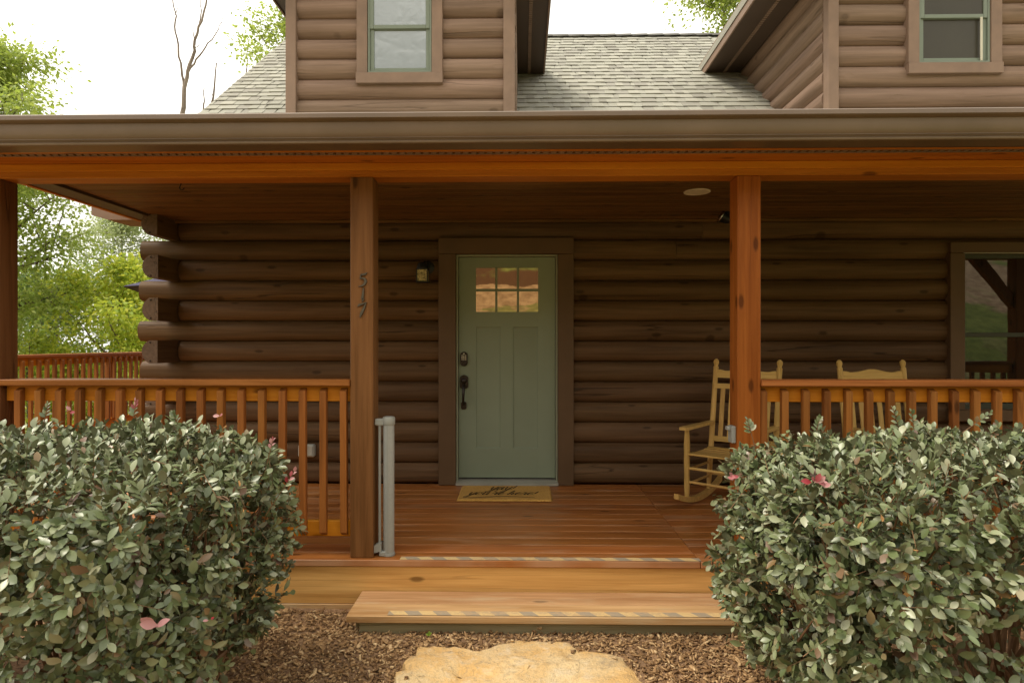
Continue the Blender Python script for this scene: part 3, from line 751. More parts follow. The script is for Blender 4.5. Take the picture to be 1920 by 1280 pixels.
railing_x(1.441, 3.629, 1.462, .1272, 'orange wooden railing in front of the rocking chairs')
railing_x(3.771, 5.959, 3.86, .1272, 'orange wooden railing at the far right end of the porch')
# screws in baluster heads
bal_s = bmesh.new()
r2 = thing('deck_railing', 'wooden railing at the outer edge of the side deck before the trees', 'railing', (-6.0, 8, 0))
bx('top_rail', 'cap_rail_y', r2, -6.07, -5.93, 3.7, 12.6, 1.125, 1.163, .005)
bx('upper_rail', 'cedar_bright_y', r2, -6.0, -5.965, 3.7, 12.6, 1.025, 1.1245, .003); bx('lower_rail', 'cedar_bright_y', r2, -6.0, -5.965, 3.7, 12.6, .12, .215, .003)
for y in (3.8, 6.3, 8.8, 11.3): bx('rail_post', 'baluster_wood', r2, -6.10, -6.001, y, y+.09, -.2, 1.1245, .004)
y = 4.0
while y < 12.5:
    o = inst(bal0, (0, 0, 0), r2); o.location = Vector((-5.9425, y, .65)) - W[r2.name]; o.rotation_euler = (0, 0, R(90)); y += .1258
r3 = thing('deck_railing', 'wooden railing across the back end of the side deck', 'railing', (-4.6, 12.5, 0))
bx('top_rail', 'cap_rail', r3, -5.92, -3.4, 12.44, 12.58, 1.125, 1.163, .005); bx('upper_rail', 'cedar_bright', r3, -5.92, -3.4, 12.5, 12.535, 1.025, 1.1245, .003); bx('lower_rail', 'cedar_bright', r3, -5.92, -3.4, 12.5, 12.535, .12, .215, .003)
for i in range(19):
    o = inst(bal0, (0, 0, 0), r3); o.location = Vector((-5.8+i*.1258, 12.48, .65)) - W[r3.name]
um = thing('patio_umbrella', 'dark purple patio umbrella tip showing past the log corner', 'umbrella', (-4.5, 9.0, 0))
bm = bmesh.new(); top = bm.verts.new((-4.5, 9.0, 2.50)); rim = [bm.verts.new((-4.5+1.24*math.cos(a), 9.0+1.24*math.sin(a), 2.07)) for a in [2*math.pi*i/8 for i in range(8)]]
for i in range(8): bm.faces.new((top, rim[i], rim[(i+1) % 8]))
o = obj('canopy', bm, 'umbrella_cloth', um); so_ = o.modifiers.new('thickness', 'SOLIDIFY'); so_.thickness = .006
obj('pole', tube(bmesh.new(), [(-4.5, 9.0, 0), (-4.5, 9.0, 2.48)], .02, 10), 'black_metal', um, True)
obj('base', lathe(bmesh.new(), [(.25, 0), (.25, .04), (.05, .08), (.04, .3)], (-4.5, 9.0, 0), 20), 'black_metal', um, True)

# ------------------------------------------------------------------ small fittings
# wall lantern
ln = thing('wall_lantern', 'small black wall lantern with amber seeded glass left of the door', 'lantern', (-.885, 5.6, 1.9))
obj('backplate', lathe(bmesh.new(), [(.045, -.012), (.06, -.004), (.062, 0)], (-.865, 5.603, 2.0), 20, 'y'), 'black_metal', ln, True)
obj('arm', tube(bmesh.new(), [(-.865, 5.60, 2.01), (-.868, 5.56, 2.035), (-.882, 5.51, 2.04), (-.89, 5.48, 2.02)], .011, 8), 'black_metal', ln, True)
cx, cy = -.892, 5.478
obj('roof_cap', lathe(bmesh.new(), [(.056, 0), (.058, .008), (.050, .03), (.046, .05), (.03, .062), (.008, .068)], (cx, cy, 1.968), 4 if False else 16), 'black_metal', ln, True)
bx('glass_box', 'lantern_glass', ln, cx-.046, cx+.046, cy-.046, cy+.046, 1.862, 1.966, .002)
for sx in (-1, 1):
    for sy in (-1, 1): bx('frame_bar', 'black_metal', ln, cx+sx*.048-.004, cx+sx*.048+.004, cy+sy*.048-.004, cy+sy*.048+.004, 1.852, 1.97, .001)
bx('base_plate', 'black_metal', ln, cx-.053, cx+.053, cy-.053, cy+.053, 1.848, 1.858, .002)
# house numbers
def ribbon(bm, pts, wid, y0, y1):
    """stroke of varying width in the x-z plane, given thickness in y"""
    n = len(pts); L, Rr = [], []
    for i, p in enumerate(pts):
        a, b = Vector(pts[max(i-1, 0)]), Vector(pts[min(i+1, n-1)]); d = (b-a).normalized(); nn = Vector((-d.y, d.x)); w = wid[i]/2
        L.append(Vector(p)+nn*w); Rr.append(Vector(p)-nn*w)
    prism_pts = L + Rr[::-1]
    A = [bm.verts.new((p.x, y0, p.y)) for p in L]; B = [bm.verts.new((p.x, y0, p.y)) for p in Rr]
    C = [bm.verts.new((p.x, y1, p.y)) for p in L]; D = [bm.verts.new((p.x, y1, p.y)) for p in Rr]
    for i in range(n-1):
        for q in ((A[i], A[i+1], B[i+1], B[i]), (C[i], D[i], D[i+1], C[i+1]), (A[i], C[i], C[i+1], A[i+1]), (B[i], B[i+1], D[i+1], D[i])): bm.faces.new(q)
    bm.faces.new((A[0], B[0], D[0], C[0])); bm.faces.new((A[-1], C[-1], D[-1], B[-1]))
def number(strokes, cx, cz, h, label):
    bm = bmesh.new()
    for pts, wid in strokes: ribbon(bm, [(cx+p[0]*h, cz+p[1]*h) for p in pts], [w*h for w in wid], 3.668, 3.6795)
    tag(obj('house_number', bm, 'number_metal'), label, 'house number', 'bronze numerals of the house number')
number([([(.32, .50), (.24, .40), (.06, .36), (-.10, .36)], [.02, .12, .12, .10]), ([(-.08, .38), (-.14, .05)], [.09, .05]),
        ([(-.14, .05), (.02, .12), (.18, .06), (.24, -.10), (.16, -.30), (-.02, -.42), (-.26, -.46)], [.04, .08, .14, .17, .14, .09, .03])], -.966, 1.69, .088, 'bronze numeral 5, topmost on the brown porch post')
number([([(.04, .5), (.03, .2), (-.02, -.2), (-.05, -.33)], [.03, .11, .16, .16]), ([(.04, -.28), (-.06, -.5)], [.14, .02])], -.962, 1.60, .088, 'bronze numeral 1, middle one on the brown porch post')
number([([(-.32, .18), (-.22, .28), (.0, .36), (.20, .42)], [.04, .12, .10, .05]), ([(.24, .46), (.10, .1), (-.08, -.25), (-.16, -.5)], [.04, .12, .16, .05])], -.964, 1.51, .096, 'bronze numeral 7, lowest on the brown porch post')
# retractable gate rolled up at the post
gt = thing('retractable_gate', 'grey rolled up retractable safety gate standing beside the numbered post', 'gate', (-.82, 3.73, 0))
gxc, gyc = -.818, 3.735
obj('mesh_roll', lathe(bmesh.new(), [(.033, .02), (.034, .03), (.034, .80), (.033, .805)], (gxc, gyc, 0), 20), 'gate_mesh', gt, True)
obj('bottom_cup', lathe(bmesh.new(), [(.038, .003), (.039, .012), (.036, .022)], (gxc, gyc, 0), 20), 'gate_grey', gt, True)
obj('top_cup', lathe(bmesh.new(), [(.036, .803), (.039, .81), (.039, .845), (.034, .853), (.02, .856)], (gxc, gyc, 0), 20), 'gate_grey', gt, True)
obj('handle_rod', tube(bmesh.new(), [(-.872, 3.725, .05), (-.872, 3.725, .83)], .0085, 10), 'gate_grey', gt, True)
bx('mesh_seam', 'gate_grey', gt, gxc-.006, gxc+.004, gyc-.0365, gyc-.033, .025, .80, .001)
bx('top_bracket', 'gate_grey', gt, -.901, -.845, 3.71, 3.755, .80, .842, .006); bx('top_arm', 'gate_grey', gt, -.846, -.80, 3.715, 3.75, .825, .848, .005)
obj('bottom_bracket', prism(bmesh.new(), [(-.901, .025), (-.901, .07), (-.875, .085), (-.858, .085), (-.858, .035)], 'y', 3.70, 3.75), 'gate_grey', gt); bx('bottom_foot', 'gate_grey', gt, -.872, -.83, 3.70, 3.745, .003, .034, .005)
gl = thing('gate_latch', 'small grey latch bracket on the orange post above the hedge', 'latch', (1.28, 3.74, .8))
bx('latch_plate', 'gate_grey', gl, 1.272, 1.299, 3.70, 3.77, .70, .803, .004); bx('latch_hook', 'gate_grey', gl, 1.25, 1.273, 3.715, 3.755, .776, .799, .004)
# outlet cover
ob = thing('outlet_box', 'grey weatherproof outlet box on the log wall behind the left railing', 'outlet box', (-1.98, 5.58, .31))
bx('box_body', 'plastic_grey', ob, -2.055, -1.905, 5.55, 5.615, .257, .372, .012); bx('cover_lid', 'plastic_grey', ob, -2.043, -1.985, 5.542, 5.551, .268, .361, .004); bx('cover_lid', 'plastic_grey', ob, -1.977, -1.917, 5.542, 5.551, .268, .361, .004)
# recessed ceiling light
rl = thing('recessed_light', 'round white recessed light in the porch ceiling', 'ceiling light', (1.315, 4.58, 2.44))
bm = bmesh.new(); n = 32; rings = []
for r_, z in ((.062, 2.436), (.085, 2.432), (.097, 2.434), (.098, 2.439)):
    rings.append([bm.verts.new((1.315+r_*math.cos(2*math.pi*k/n), 4.58+r_*math.sin(2*math.pi*k/n), z)) for k in range(n)])
for i in range(3):
    for k in range(n): bm.faces.new((rings[i][k], rings[i][(k+1) % n], rings[i+1][(k+1) % n], rings[i+1][k]))
obj('trim_ring', bm, 'lamp_white', rl, True)
obj('lens', lathe(bmesh.new(), [(.064, 2.4365), (.05, 2.4345), (.02, 2.4335)], (1.315, 4.58, 0), 24), 'lamp_white', rl, True)
# floodlight under the ceiling at the wall
fl = thing('floodlight', 'small black spotlight with silver rim under the porch ceiling by the post', 'spotlight', (1.76, 5.3, 2.43))
obj('mount', lathe(bmesh.new(), [(.045, 0), (.045, -.02), (.03, -.035)], (1.80, 5.30, 2.438), 16), 'black_metal', fl, True)
bm = lathe(bmesh.new(), [(.022, .09), (.035, .07), (.045, .03), (.052, 0)], (0, 0, 0), 20, 'x'); M = Matrix.Translation((1.72, 5.28, 2.40)) @ Matrix.Rotation(R(28), 4, 'Y')
bmesh.ops.transform(bm, matrix=M, verts=bm.verts); obj('lamp_head', bm, 'black_metal', fl, True)
bm = lathe(bmesh.new(), [(.052, .006), (.056, .002), (.056, -.004), (.05, -.006)], (0, 0, 0), 20, 'x'); bmesh.ops.transform(bm, matrix=M, verts=bm.verts); obj('rim', bm, 'chrome', fl, True)
# ceiling hook
tag(obj('ceiling_hook', tube(bmesh.new(), [(-2.385, 4.22, 2.439), (-2.385, 4.22, 2.415), (-2.392, 4.22, 2.40), (-2.394, 4.22, 2.388), (-2.386, 4.22, 2.378), (-2.374, 4.22, 2.378), (-2.364, 4.22, 2.386), (-2.360, 4.22, 2.392)], .0035, 6), 'black_metal', None, True), 'small dark hook hanging from the porch ceiling', 'hook')

# door mat with script lettering
mt = thing('door_mat', 'tan coir door mat lettered yay! you\'re here!', 'mat', (-.14, 5.27, 0))
bm = bmesh.new(); nx_, ny_ = 60, 36; grid = {}
for j in range(ny_+1):
    for i in range(nx_+1):
        e_ = (i in (0, nx_)) or (j in (0, ny_)); x = -.538+.795*i/nx_; y = 5.005+.505*j/ny_
        grid[i, j] = bm.verts.new((x + (random.uniform(-.004, .004) if e_ else 0), y + (random.uniform(-.005, .005) if e_ else 0), .004 if e_ else .0165+random.uniform(-.0012, .0012)))
for j in range(ny_):
    for i in range(nx_): bm.faces.new((grid[i, j], grid[i+1, j], grid[i+1, j+1], grid[i, j+1]))
obj('mat_body', bm, 'coir', mt)
G = {  # cursive strokes, x-height = 1
 'y': ([[(0, .8), (.08, 1), (.15, .3), (.3, .05), (.5, .15), (.75, 1), (.7, .6), (.55, -.4), (.3, -.95), (.02, -.9), (.05, -.6), (.5, -.1), (.95, .2)]], .9),
 'a': ([[(.72, .85), (.45, 1), (.15, .7), (.05, .3), (.2, 0), (.45, .2), (.72, .95), (.68, .3), (.8, .0), (1.05, .25)]], 1.0),
 'o': ([[(.5, .95), (.2, .85), (.05, .4), (.2, .03), (.5, .05), (.7, .5), (.5, .95), (.62, .8), (.95, .75)]], .9),
 'u': ([[(0, .8), (.1, 1), (.12, .3), (.25, 0), (.5, .15), (.7, 1), (.68, .3), (.8, 0), (1.02, .25)]], 1.0),
 'r': ([[(0, .3), (.25, 1.05), (.32, .85), (.6, .9), (.55, .3), (.65, .02), (.9, .25)]], .85),
 'e': ([[(0, .3), (.4, .5), (.6, .8), (.42, 1), (.15, .75), (.1, .3), (.3, 0), (.6, .1), (.85, .35)]], .8),
 'h': ([[(0, .3), (.33, 1.3), (.36, 1.65), (.25, 1.6), (.18, 1.0), (.12, 0), (.3, .7), (.55, .95), (.65, .6), (.62, .1), (.8, .0), (1.0, .25)]], .98),
 '!': ([[(.25, 1.4), (.2, .9), (.16, .45)], [(.13, .12), (.12, .02)]], .5), "'": ([[(.2, 1.9), (.1, 1.4)]], .25), ' ': ([], .5)}
def script(bm, text, x, y, sz, wid, sx=1., sy=1.5):
    for ch in text:
        strokes, adv = G[ch]
        for st in strokes:
            P_ = []
            for i in range(len(st)-1):
                p0, p1, p2, p3 = [Vector(st[max(0, min(len(st)-1, i+k))]) for k in (-1, 0, 1, 2)]
                for t in (0, .25, .5, .75): P_.append(.5*((2*p1)+(-p0+p2)*t+(2*p0-5*p1+4*p2-p3)*t*t+(-p0+3*p1-3*p2+p3)*t**3))
            P_.append(Vector(st[-1])); Q = [Vector((x+(p.x*.95+p.y*.5)*sz*sx, y+p.y*sz*sy)) for p in P_]
            L, Rr = [], []
            for i, q in enumerate(Q):
                d = (Q[min(i+1, len(Q)-1)]-Q[max(i-1, 0)]); d = d.normalized() if d.length > 1e-9 else Vector((0, 1)); nn = Vector((-d.y, d.x))
                w = wid*(.55 + .75*max(0, -d.y)); L.append(q+nn*w/2); Rr.append(q-nn*w/2)
            A = [bm.verts.new((p.x, p.y, .0192)) for p in L]; B = [bm.verts.new((p.x, p.y, .0192)) for p in Rr]
            for i in range(len(Q)-1): bm.faces.new((A[i], A[i+1], B[i+1], B[i]))
        x += adv*sz*sx
bm = bmesh.new(); script(bm, 'yay!', -.285, 5.345, .066, .0105); obj('lettering', bm, 'ink', mt)
bm = bmesh.new(); script(bm, "you're here!", -.46, 5.165, .0548, .0105, 1.16)
n = 24; A, B = [], []
for i in range(n+1):                                     # the long swash under the words
    t = i/n; x = -.49+.60*t; y = 5.085+.022*math.sin(math.pi*(t*1.7-.5)); w = .004+.005*math.sin(math.pi*t)
    A.append(bm.verts.new((x, y+w, .0192))); B.append(bm.verts.new((x, y-w, .0192)))
for i in range(n): bm.faces.new((A[i], A[i+1], B[i+1], B[i]))
obj('lettering', bm, 'ink', mt)

# ------------------------------------------------------------------ rocking chairs (front is local -Y)
def rocking_chair(loc, rot, label):
    c = thing('rocking_chair', label, 'rocking chair', loc, rot, 'porch rocking chairs', local=True)
    hw = .265
    lean = lambda z: .20 + .17*(z-.08)/1.09                # back posts lean backward
    for sx in (-1, 1):
        x = sx*hw
        pts = []; n = 14                                   # rocker
        up, dn = [], []
        for i in range(n+1):
            t = -1+2*i/n; y = .02+.43*t; z = .012+.085*t*t; up.append((y, z+.042)); dn.append((y, z))
        obj('rocker', prism(bmesh.new(), up+dn[::-1], 'x', x-.019, x+.019), 'chair_wood_x', c)
        fy = -.22
        obj('front_leg', lathe(bmesh.new(), [(.015, .05), (.019, .09), (.024, .17), (.021, .26), (.024, .34), (.023, .43), (.025, .50), (.019, .58), (.017, .617)], (x, fy, 0), 12), 'chair_wood_z', c, True)
        bp = [(x, lean(z), z) for z in (.07, .2, .45, .75, 1.0, 1.10, 1.105, 1.115, 1.125, 1.14, 1.155, 1.168)]
        obj('back_post', tube(bmesh.new(), bp, [.018, .022, .023, .022, .021, .022, .017, .017, .021, .024, .021, .008], 12), 'chair_wood_z', c, True)
        bm = prism(bmesh.new(), [(x-.036*1, fy-.055), (x-.03, fy-.075), (x+.03, fy-.075), (x+.036, fy-.055), (x+.026, lean(.6)+.0), (x-.026, lean(.6))], 'z', .617, .640)
        obj('arm', bm, 'chair_wood_x', c)
        for z in (.18, .295): obj('side_stretcher', tube(bmesh.new(), [(x, fy+.015, z), (x, lean(z)-.015, z)], .0105, 8), 'chair_wood_x', c, True)
        obj('seat_side_rail', tube(bmesh.new(), [(x, fy+.01, .405), (x, lean(.4)-.01, .40)], .014, 8), 'chair_wood_x', c, True)
    for z in (.20, .31): obj('front_stretcher', tube(bmesh.new(), [(-hw+.015, -.22, z), (hw-.015, -.22, z)], .0105, 8), 'chair_wood_x', c, True)
    obj('rear_stretcher', tube(bmesh.new(), [(-hw+.015, lean(.2), .2), (hw-.015, lean(.2), .2)], .0105, 8), 'chair_wood_x', c, True)
    for i in range(7): y = -.235+i*.065; bx('seat_slat', 'chair_wood_x', c, -hw+.005, hw-.005, y, y+.055, .415-.012*math.sin(math.pi*i/6), .430-.012*math.sin(math.pi*i/6), .003)
    # crest rail with a double curve, second rail, bottom rail, vertical slats
    up, dn = [], []
    for i in range(25):
        t = -1+2*i/24; h = 1.065 + .028*math.exp(-(t/.38)**2) + .012*math.exp(-((abs(t)-.9)/.12)**2); up.append((t*(hw-.012), h)); dn.append((t*(hw-.012), 1.008))
    def slanted(bm):                                         # shear in y with height, to follow the leaning back
        for v in bm.verts: v.co.y += lean(v.co.z)
        return bm
    obj('crest_rail', slanted(prism(bmesh.new(), up+dn[::-1], 'y', -.010, .010)), 'chair_wood_x', c)
    obj('back_rail', slanted(box(bmesh.new(), -hw+.012, hw-.012, -.010, .010, .915, .958, .003)), 'chair_wood_x', c)
    obj('back_rail', slanted(box(bmesh.new(), -hw+.012, hw-.012, -.010, .010, .47, .515, .003)), 'chair_wood_x', c)
    for i in range(6): x = -.19+i*.076; obj('back_slat', slanted(box(bmesh.new(), x-.019, x+.019, -.006, .006, .5155, .9145, .002)), 'chair_wood_z', c)
    return c
rocking_chair((1.665, 4.875, 0), R(-40), 'wooden rocking chair turned sideways behind the orange post')
rocking_chair((2.88, 4.66, 0), R(3), 'wooden rocking chair facing out between orange post and window')

# ------------------------------------------------------------------ stepping stone
P0 = [(165,165),(400,160),(480,172),(530,185),(600,190),(680,165),(740,140),(900,112),(1080,130),(1250,150),(1310,190),(1430,200),(1550,212),(1640,235),(1690,310),(1760,422)]
def stone_pt(p, z=-.245):
    px, py = 740+p[0]/3.84, 1170+p[1]/3.84; t = (1.31-z)*1140/(py-642); return (t*((px-960)/1140-.0157), t)
outl = [stone_pt(p) for p in P0] + [(.60, 2.68), (.52, 2.52), (.30, 2.45), (.05, 2.48), (-.2, 2.42), (-.42, 2.52), (-.55, 2.68), (-.585, 2.83), stone_pt((110, 422)), stone_pt((60, 320)), stone_pt((150, 235))]
dense = []
for i in range(len(outl)):
    a, b = Vector(outl[i]), Vector(outl[(i+1) % len(outl)]); k = max(1, int((b-a).length/.022))
    for j in range(k):
        p = a.lerp(b, j/k); dense.append(p + Vector((noise.noise((p.x*17, p.y*17, 1)), noise.noise((p.x*17, p.y*17, 5))))*.006)
c0 = Vector((.02, 2.84)); bm = bmesh.new(); rings = []
for f in [.02+.98*i/26 for i in range(27)] + [1.012, 1.018, 1.0]:
    ring = []
    for p in dense:
        q = c0.lerp(p, f); st = noise.noise((q.x*3+4, q.y*3, 2)); terr = .015*min(1, max(0, (st-.10)*14))+.010*(1 if noise.noise((q.x*4, q.y*6, 8)) > .22 else 0)
        z = -.236 + terr + .014*noise.noise((q.x*2.2, q.y*2.2, 3)) + .004*noise.noise((q.x*22, q.y*22, 0)) - .012*max(0, f-.93)/.07
        ring.append(z)
    rings.append((f, ring))
VR = []
for i, (f, zs) in enumerate(rings):
    low_ = {27: -.02, 28: -.05, 29: -.09}.get(i, 0)
    VR.append([bm.verts.new((*c0.lerp(p, f), z+low_)) for p, z in zip(dense, zs)])
m = len(dense)
for i in range(len(VR)-1):
    for k in range(m): bm.faces.new((VR[i][k], VR[i][(k+1) % m], VR[i+1][(k+1) % m], VR[i+1][k]))
bm.faces.new(VR[0])
ns = 200; Vs, Fs = chips(ns, -.1, .1, 3.0, 3.1); Vs = Vs.reshape(ns, 12, 3); Vs -= Vs.mean(1, keepdims=True)
for i in range(ns):
    p = dense[random.randrange(len(dense))]; f_ = 1 + random.uniform(-.10, .05); q = c0.lerp(p, f_); Vs[i] += (q.x, q.y, -.226 if f_ < .93 else -.272 - .01*random.random())
spill = (Vs.reshape(-1, 3), Fs)
tag(obj('stepping_stone', bm, 'sandstone', None, True, 50), 'large flat yellow sandstone slab on the mulch before the steps', 'stone')

o = link_mesh('spilled_chips', arr_mesh('spilled_chips', *spill), 'mulch_chip', center=False); tag(o, 'bark chips spilled over the rim of the sandstone slab', 'mulch', kind='stuff')

# ------------------------------------------------------------------ leaves and hedges
LVS = np.array([(0, 0, 0), (-.20, .22, .045), (-.32, .55, .08), (-.17, .83, .05), (0, 1, -.03), (.17, .83, .05), (.32, .55, .08), (.20, .22, .045), (0, .28, 0), (0, .56, .0), (0, .84, -.01)], float)
LFS = np.array([(0, 8, 1), (1, 8, 9), (1, 9, 2), (2, 9, 10), (2, 10, 3), (3, 10, 4), (0, 7, 8), (7, 9, 8), (7, 6, 9), (6, 10, 9), (6, 5, 10), (5, 4, 10)])
_t = [.10, .30, .52, .73, .90]; _w = [.115, .245, .290, .235, .115]; _z = [.0, .012, .010, -.004, -.028]
LV = [(0, -.06, 0)]; LF = []
for t_, w_, z_ in zip(_t, _w, _z): LV += [(-w_, t_, z_+w_*.22), (0, t_, z_), (w_, t_, z_+w_*.22)]
LV.append((0, 1, -.045)); n_ = len(_t)
LF += [(0, 2, 1), (0, 3, 2)]
for k_ in range(n_-1):
    a_ = 1+3*k_; LF += [(a_, a_+1, a_+4), (a_, a_+4, a_+3), (a_+1, a_+2, a_+5), (a_+1, a_+5, a_+4)]
a_ = 1+3*(n_-1); LF += [(a_, a_+1, len(LV)-1), (a_+1, a_+2, len(LV)-1)]
LV = np.array(LV, float); LF = np.array(LF)
leaf_me = arr_mesh('leaf', LV, LF); smooth(leaf_me, 180); leaf_me.materials.append(MATS['hedge_leaf'])
pink_me = leaf_me.copy(); pink_me.materials.clear(); pink_me.materials.append(MATS['pink_leaf'])
def bake(M, V0=LV, F0=LF):
    n = len(M); P = np.einsum('nij,kj->nki', M[:, :3, :3], V0) + M[:, None, :3, 3]
    return P.reshape(-1, 3), (F0[None] + (np.arange(n)*len(V0))[:, None, None]).reshape(-1, F0.shape[1])
def unit(v): return v/np.maximum(1e-9, np.linalg.norm(v, axis=-1, keepdims=True))
def frames(pos, d, nrm, size):
    """matrices with local +Y along d and local +Z toward nrm"""
    d = unit(d); x = unit(np.cross(d, nrm)); z = np.cross(x, d)
    M = np.zeros((len(pos), 4, 4)); M[:, :3, 0] = x*size[:, None]; M[:, :3, 1] = d*size[:, None]; M[:, :3, 2] = z*size[:, None]; M[:, :3, 3] = pos; M[:, 3, 3] = 1
    return M
def hedge(lo, hi, label, seed, n_sprig, pinks, shoots):
    rg = np.random.default_rng(seed); lo, hi = np.array(lo), np.array(hi); c = (lo+hi)/2; h = (hi-lo)/2
    t = thing('hedge', label, 'hedge', (c[0], c[1], lo[2]), group='clipped hedges flanking the steps')
    # points on a rounded box; radius modulated so the faces swell and hollow
    k = 4.2
    u = unit(rg.normal(size=(n_sprig*7, 3)) * (1, 1, 1)); q = u/np.power((np.abs(u)**k).sum(1), 1/k)[:, None]      # unit superellipsoid
    area = np.prod(h)/h; wgt = (np.abs(unit(np.sign(q)*np.abs(q)**(k-1)/h))*1).sum(1)
    pts = c + q*h; nr = unit(np.sign(q)*np.abs(q)**(k-1)/h)
    keep = (pts[:, 2] > lo[2]+.10) & (pts[:, 1] < hi[1]+1)
    # prefer what faces the camera side and the top
    face = nr @ np.array([0, -1, 0]); prob = np.where((face > -.4) | (nr[:, 2] > .3), 1., .3) * np.where(nr[:, 2] < -.4, .1, 1)
    # density on long faces
    dens = np.linalg.norm(q, axis=1)**2
    keep &= rg.uniform(size=len(pts)) < prob*dens/dens.max()*1.0
    pts, nr = pts[keep][:n_sprig], nr[keep][:n_sprig]
    sw = np.array([noise.noise((p[0]*2.3+seed, p[1]*2.3, p[2]*2.3))*.065 + noise.noise((p[0]*6+seed, p[1]*6, p[2]*6))*.03 for p in pts])
    hole = np.array([noise.noise((p[0]*3.1+seed*7, p[1]*3.1, p[2]*3.6)) for p in pts])
    side = nr[:, 2] < .5
    depth = rg.exponential(.055, len(pts)); depth = np.where(side & (hole > .10), depth+.10+.6*(hole-.10), depth)
    below = np.clip((.2 - pts[:, 2])/.5, 0, 1); depth += np.where(side, below*.05, 0)
    pts = pts + nr*(sw - depth)[:, None]
    low_ = np.clip((.30 - pts[:, 2])/.6, 0, 1)**1.3           # clipped hedge narrows toward its foot
    pts[:, 0] = c[0] + (pts[:, 0]-c[0])*(1 - low_*.24); pts[:, 1] = c[1] + (pts[:, 1]-c[1])*(1 - low_*.18)
    # sprigs: stem outward and up, leaves alternating along it
    Ms, stems = [], []
    droop = np.where(nr[:, 2:3] > .5, .2, rg.uniform(-.75, .5, (len(pts), 1)))
    sd_ = unit(nr*.9 + np.array([0, 0, 1])*droop + rg.normal(0, .55, nr.shape)); sl_ = rg.uniform(.07, .15, len(pts))
    side_v = unit(np.cross(sd_, rg.normal(size=sd_.shape))); nl = 9
    for j in range(nl):
        f = (j+.6)/nl; sg = 1 if j % 2 else -1
        pos = pts + sd_*(sl_*(f-.75))[:, None]
        bend = unit(side_v*sg + rg.normal(0, .25, side_v.shape)); d = unit(sd_*(.45+.7*f) + bend*(1.05-.55*f))
        topf = np.clip(nr[:, 2:3], 0, 1); upv = unit(nr*(.95-.4*topf) + np.array([0, 0, 1])*(.06+.85*topf) + rg.normal(0, 1, nr.shape)*(.40-.16*topf))
        size = rg.uniform(.021, .050, len(pts))*(1.1-.34*abs(f-.45)); ok = rg.uniform(size=len(pts)) < .9
        # round the leaf out: width scale
        M = frames(pos, d, upv, size); M[:, :3, 0] *= rg.uniform(.85, 1.12, len(pts))[:, None]
        Ms.append(M[ok])
    M = np.concatenate(Ms)
    # inner, darker fill leaves
    ni = int(n_sprig*1.5); ii = rg.integers(0, len(pts), ni); pos = pts[ii] - nr[ii]*rg.uniform(.06, .24, (ni, 1)) + rg.normal(0, .03, (ni, 3))
    Mi = frames(pos, unit(rg.normal(size=(ni, 3))), unit(nr[ii]+rg.normal(0, .6, (ni, 3))), rg.uniform(.028, .048, ni))
    # the 300 leaves that show largest become objects of their own
    P = M[:, :3, 3]; d = P - np.array(CAM); dist = np.linalg.norm(d, axis=1)
    un = d[:, 0]/d[:, 1] + .0157; vn = d[:, 2]/d[:, 1]
    infr = (np.abs(un) < .83) & (np.abs(vn) < .55) & (P[:, 1] > .3)
    vis_ = np.abs((M[:, :3, 2]/np.linalg.norm(M[:, :3, 2], axis=1, keepdims=True) * d/dist[:, None]).sum(1))*np.linalg.norm(M[:, :3, 1], axis=1)/dist
    outer = np.concatenate([np.where(depth[:len(pts)] < .03, 1., 0.) for _ in range(1)])
    score = np.where(infr, vis_, 0); order = np.argsort(-score)[:300]
    sel = np.zeros(len(M), bool); sel[order] = True
    inv = np.array(W[t.name])
    for mi in M[sel]:
        o = bpy.data.objects.new('leaf', leaf_me); COL.objects.link(o); o.parent = t
        mm = Matrix(mi.tolist()); mm.translation = mm.translation - Vector(inv); o.matrix_basis = mm
    Va, Fa = bake(M[~sel]); Vb, Fb = bake(Mi, LVS, LFS); Fa = np.concatenate([Fa, Fb+len(Va)]); Va = np.concatenate([Va, Vb])
    me = arr_mesh('foliage', Va, Fa); smooth(me, 180); o = link_mesh('foliage', me, 'hedge_leaf', t); o['kind'] = 'stuff'
    # twigs from the stools out to the surface
    bm = bmesh.new(); stools = [(lo[0]+(hi[0]-lo[0])*f, c[1]+rg.uniform(-.1, .1), lo[2]) for f in (.18, .42, .64, .84)]
    for i in range(230):
        j = int(rg.integers(0, len(pts))); p = Vector(pts[j].tolist()); s0 = Vector(min(stools, key=lambda s_: (s_[0]-p.x)**2+(s_[1]-p.y)**2))
        m1 = s0.lerp(p, .35)+Vector((rg.normal(0, .05), rg.normal(0, .05), .10)); m2 = s0.lerp(p, .72)+Vector((rg.normal(0, .04), rg.normal(0, .04), .05))
        tube(bm, [s0+Vector((rg.normal(0, .04), rg.normal(0, .04), 0)), m1, m2, p], [.012, .008, .005, .0022], 4, False)
    for j in range(0, len(pts), 3):
        p = Vector(pts[j].tolist()); d_ = Vector(sd_[j].tolist())
        tube(bm, [p-d_*sl_[j]*.9, p+d_*sl_[j]*.3], [.0016, .001], 3, False)
    o = obj('twigs', bm, 'twig', t, True); o['kind'] = 'stuff'
    # dead curled leaves and bare cut twig ends
    nd = 520; jj = rg.integers(0, len(pts), nd)
    Md = frames(pts[jj]-nr[jj]*rg.uniform(-.02, .05, (nd, 1)), unit(rg.normal(size=(nd, 3))+np.array([0, 0, -.6])), unit(rg.normal(size=(nd, 3))), rg.uniform(.018, .036, nd)); Md[:, :3, 0] *= .55
    Va, Fa = bake(Md, LVS, LFS); o = link_mesh('dry_leaves', arr_mesh('dry_leaves', Va, Fa), 'dry_leaf', t); o['kind'] = 'stuff'
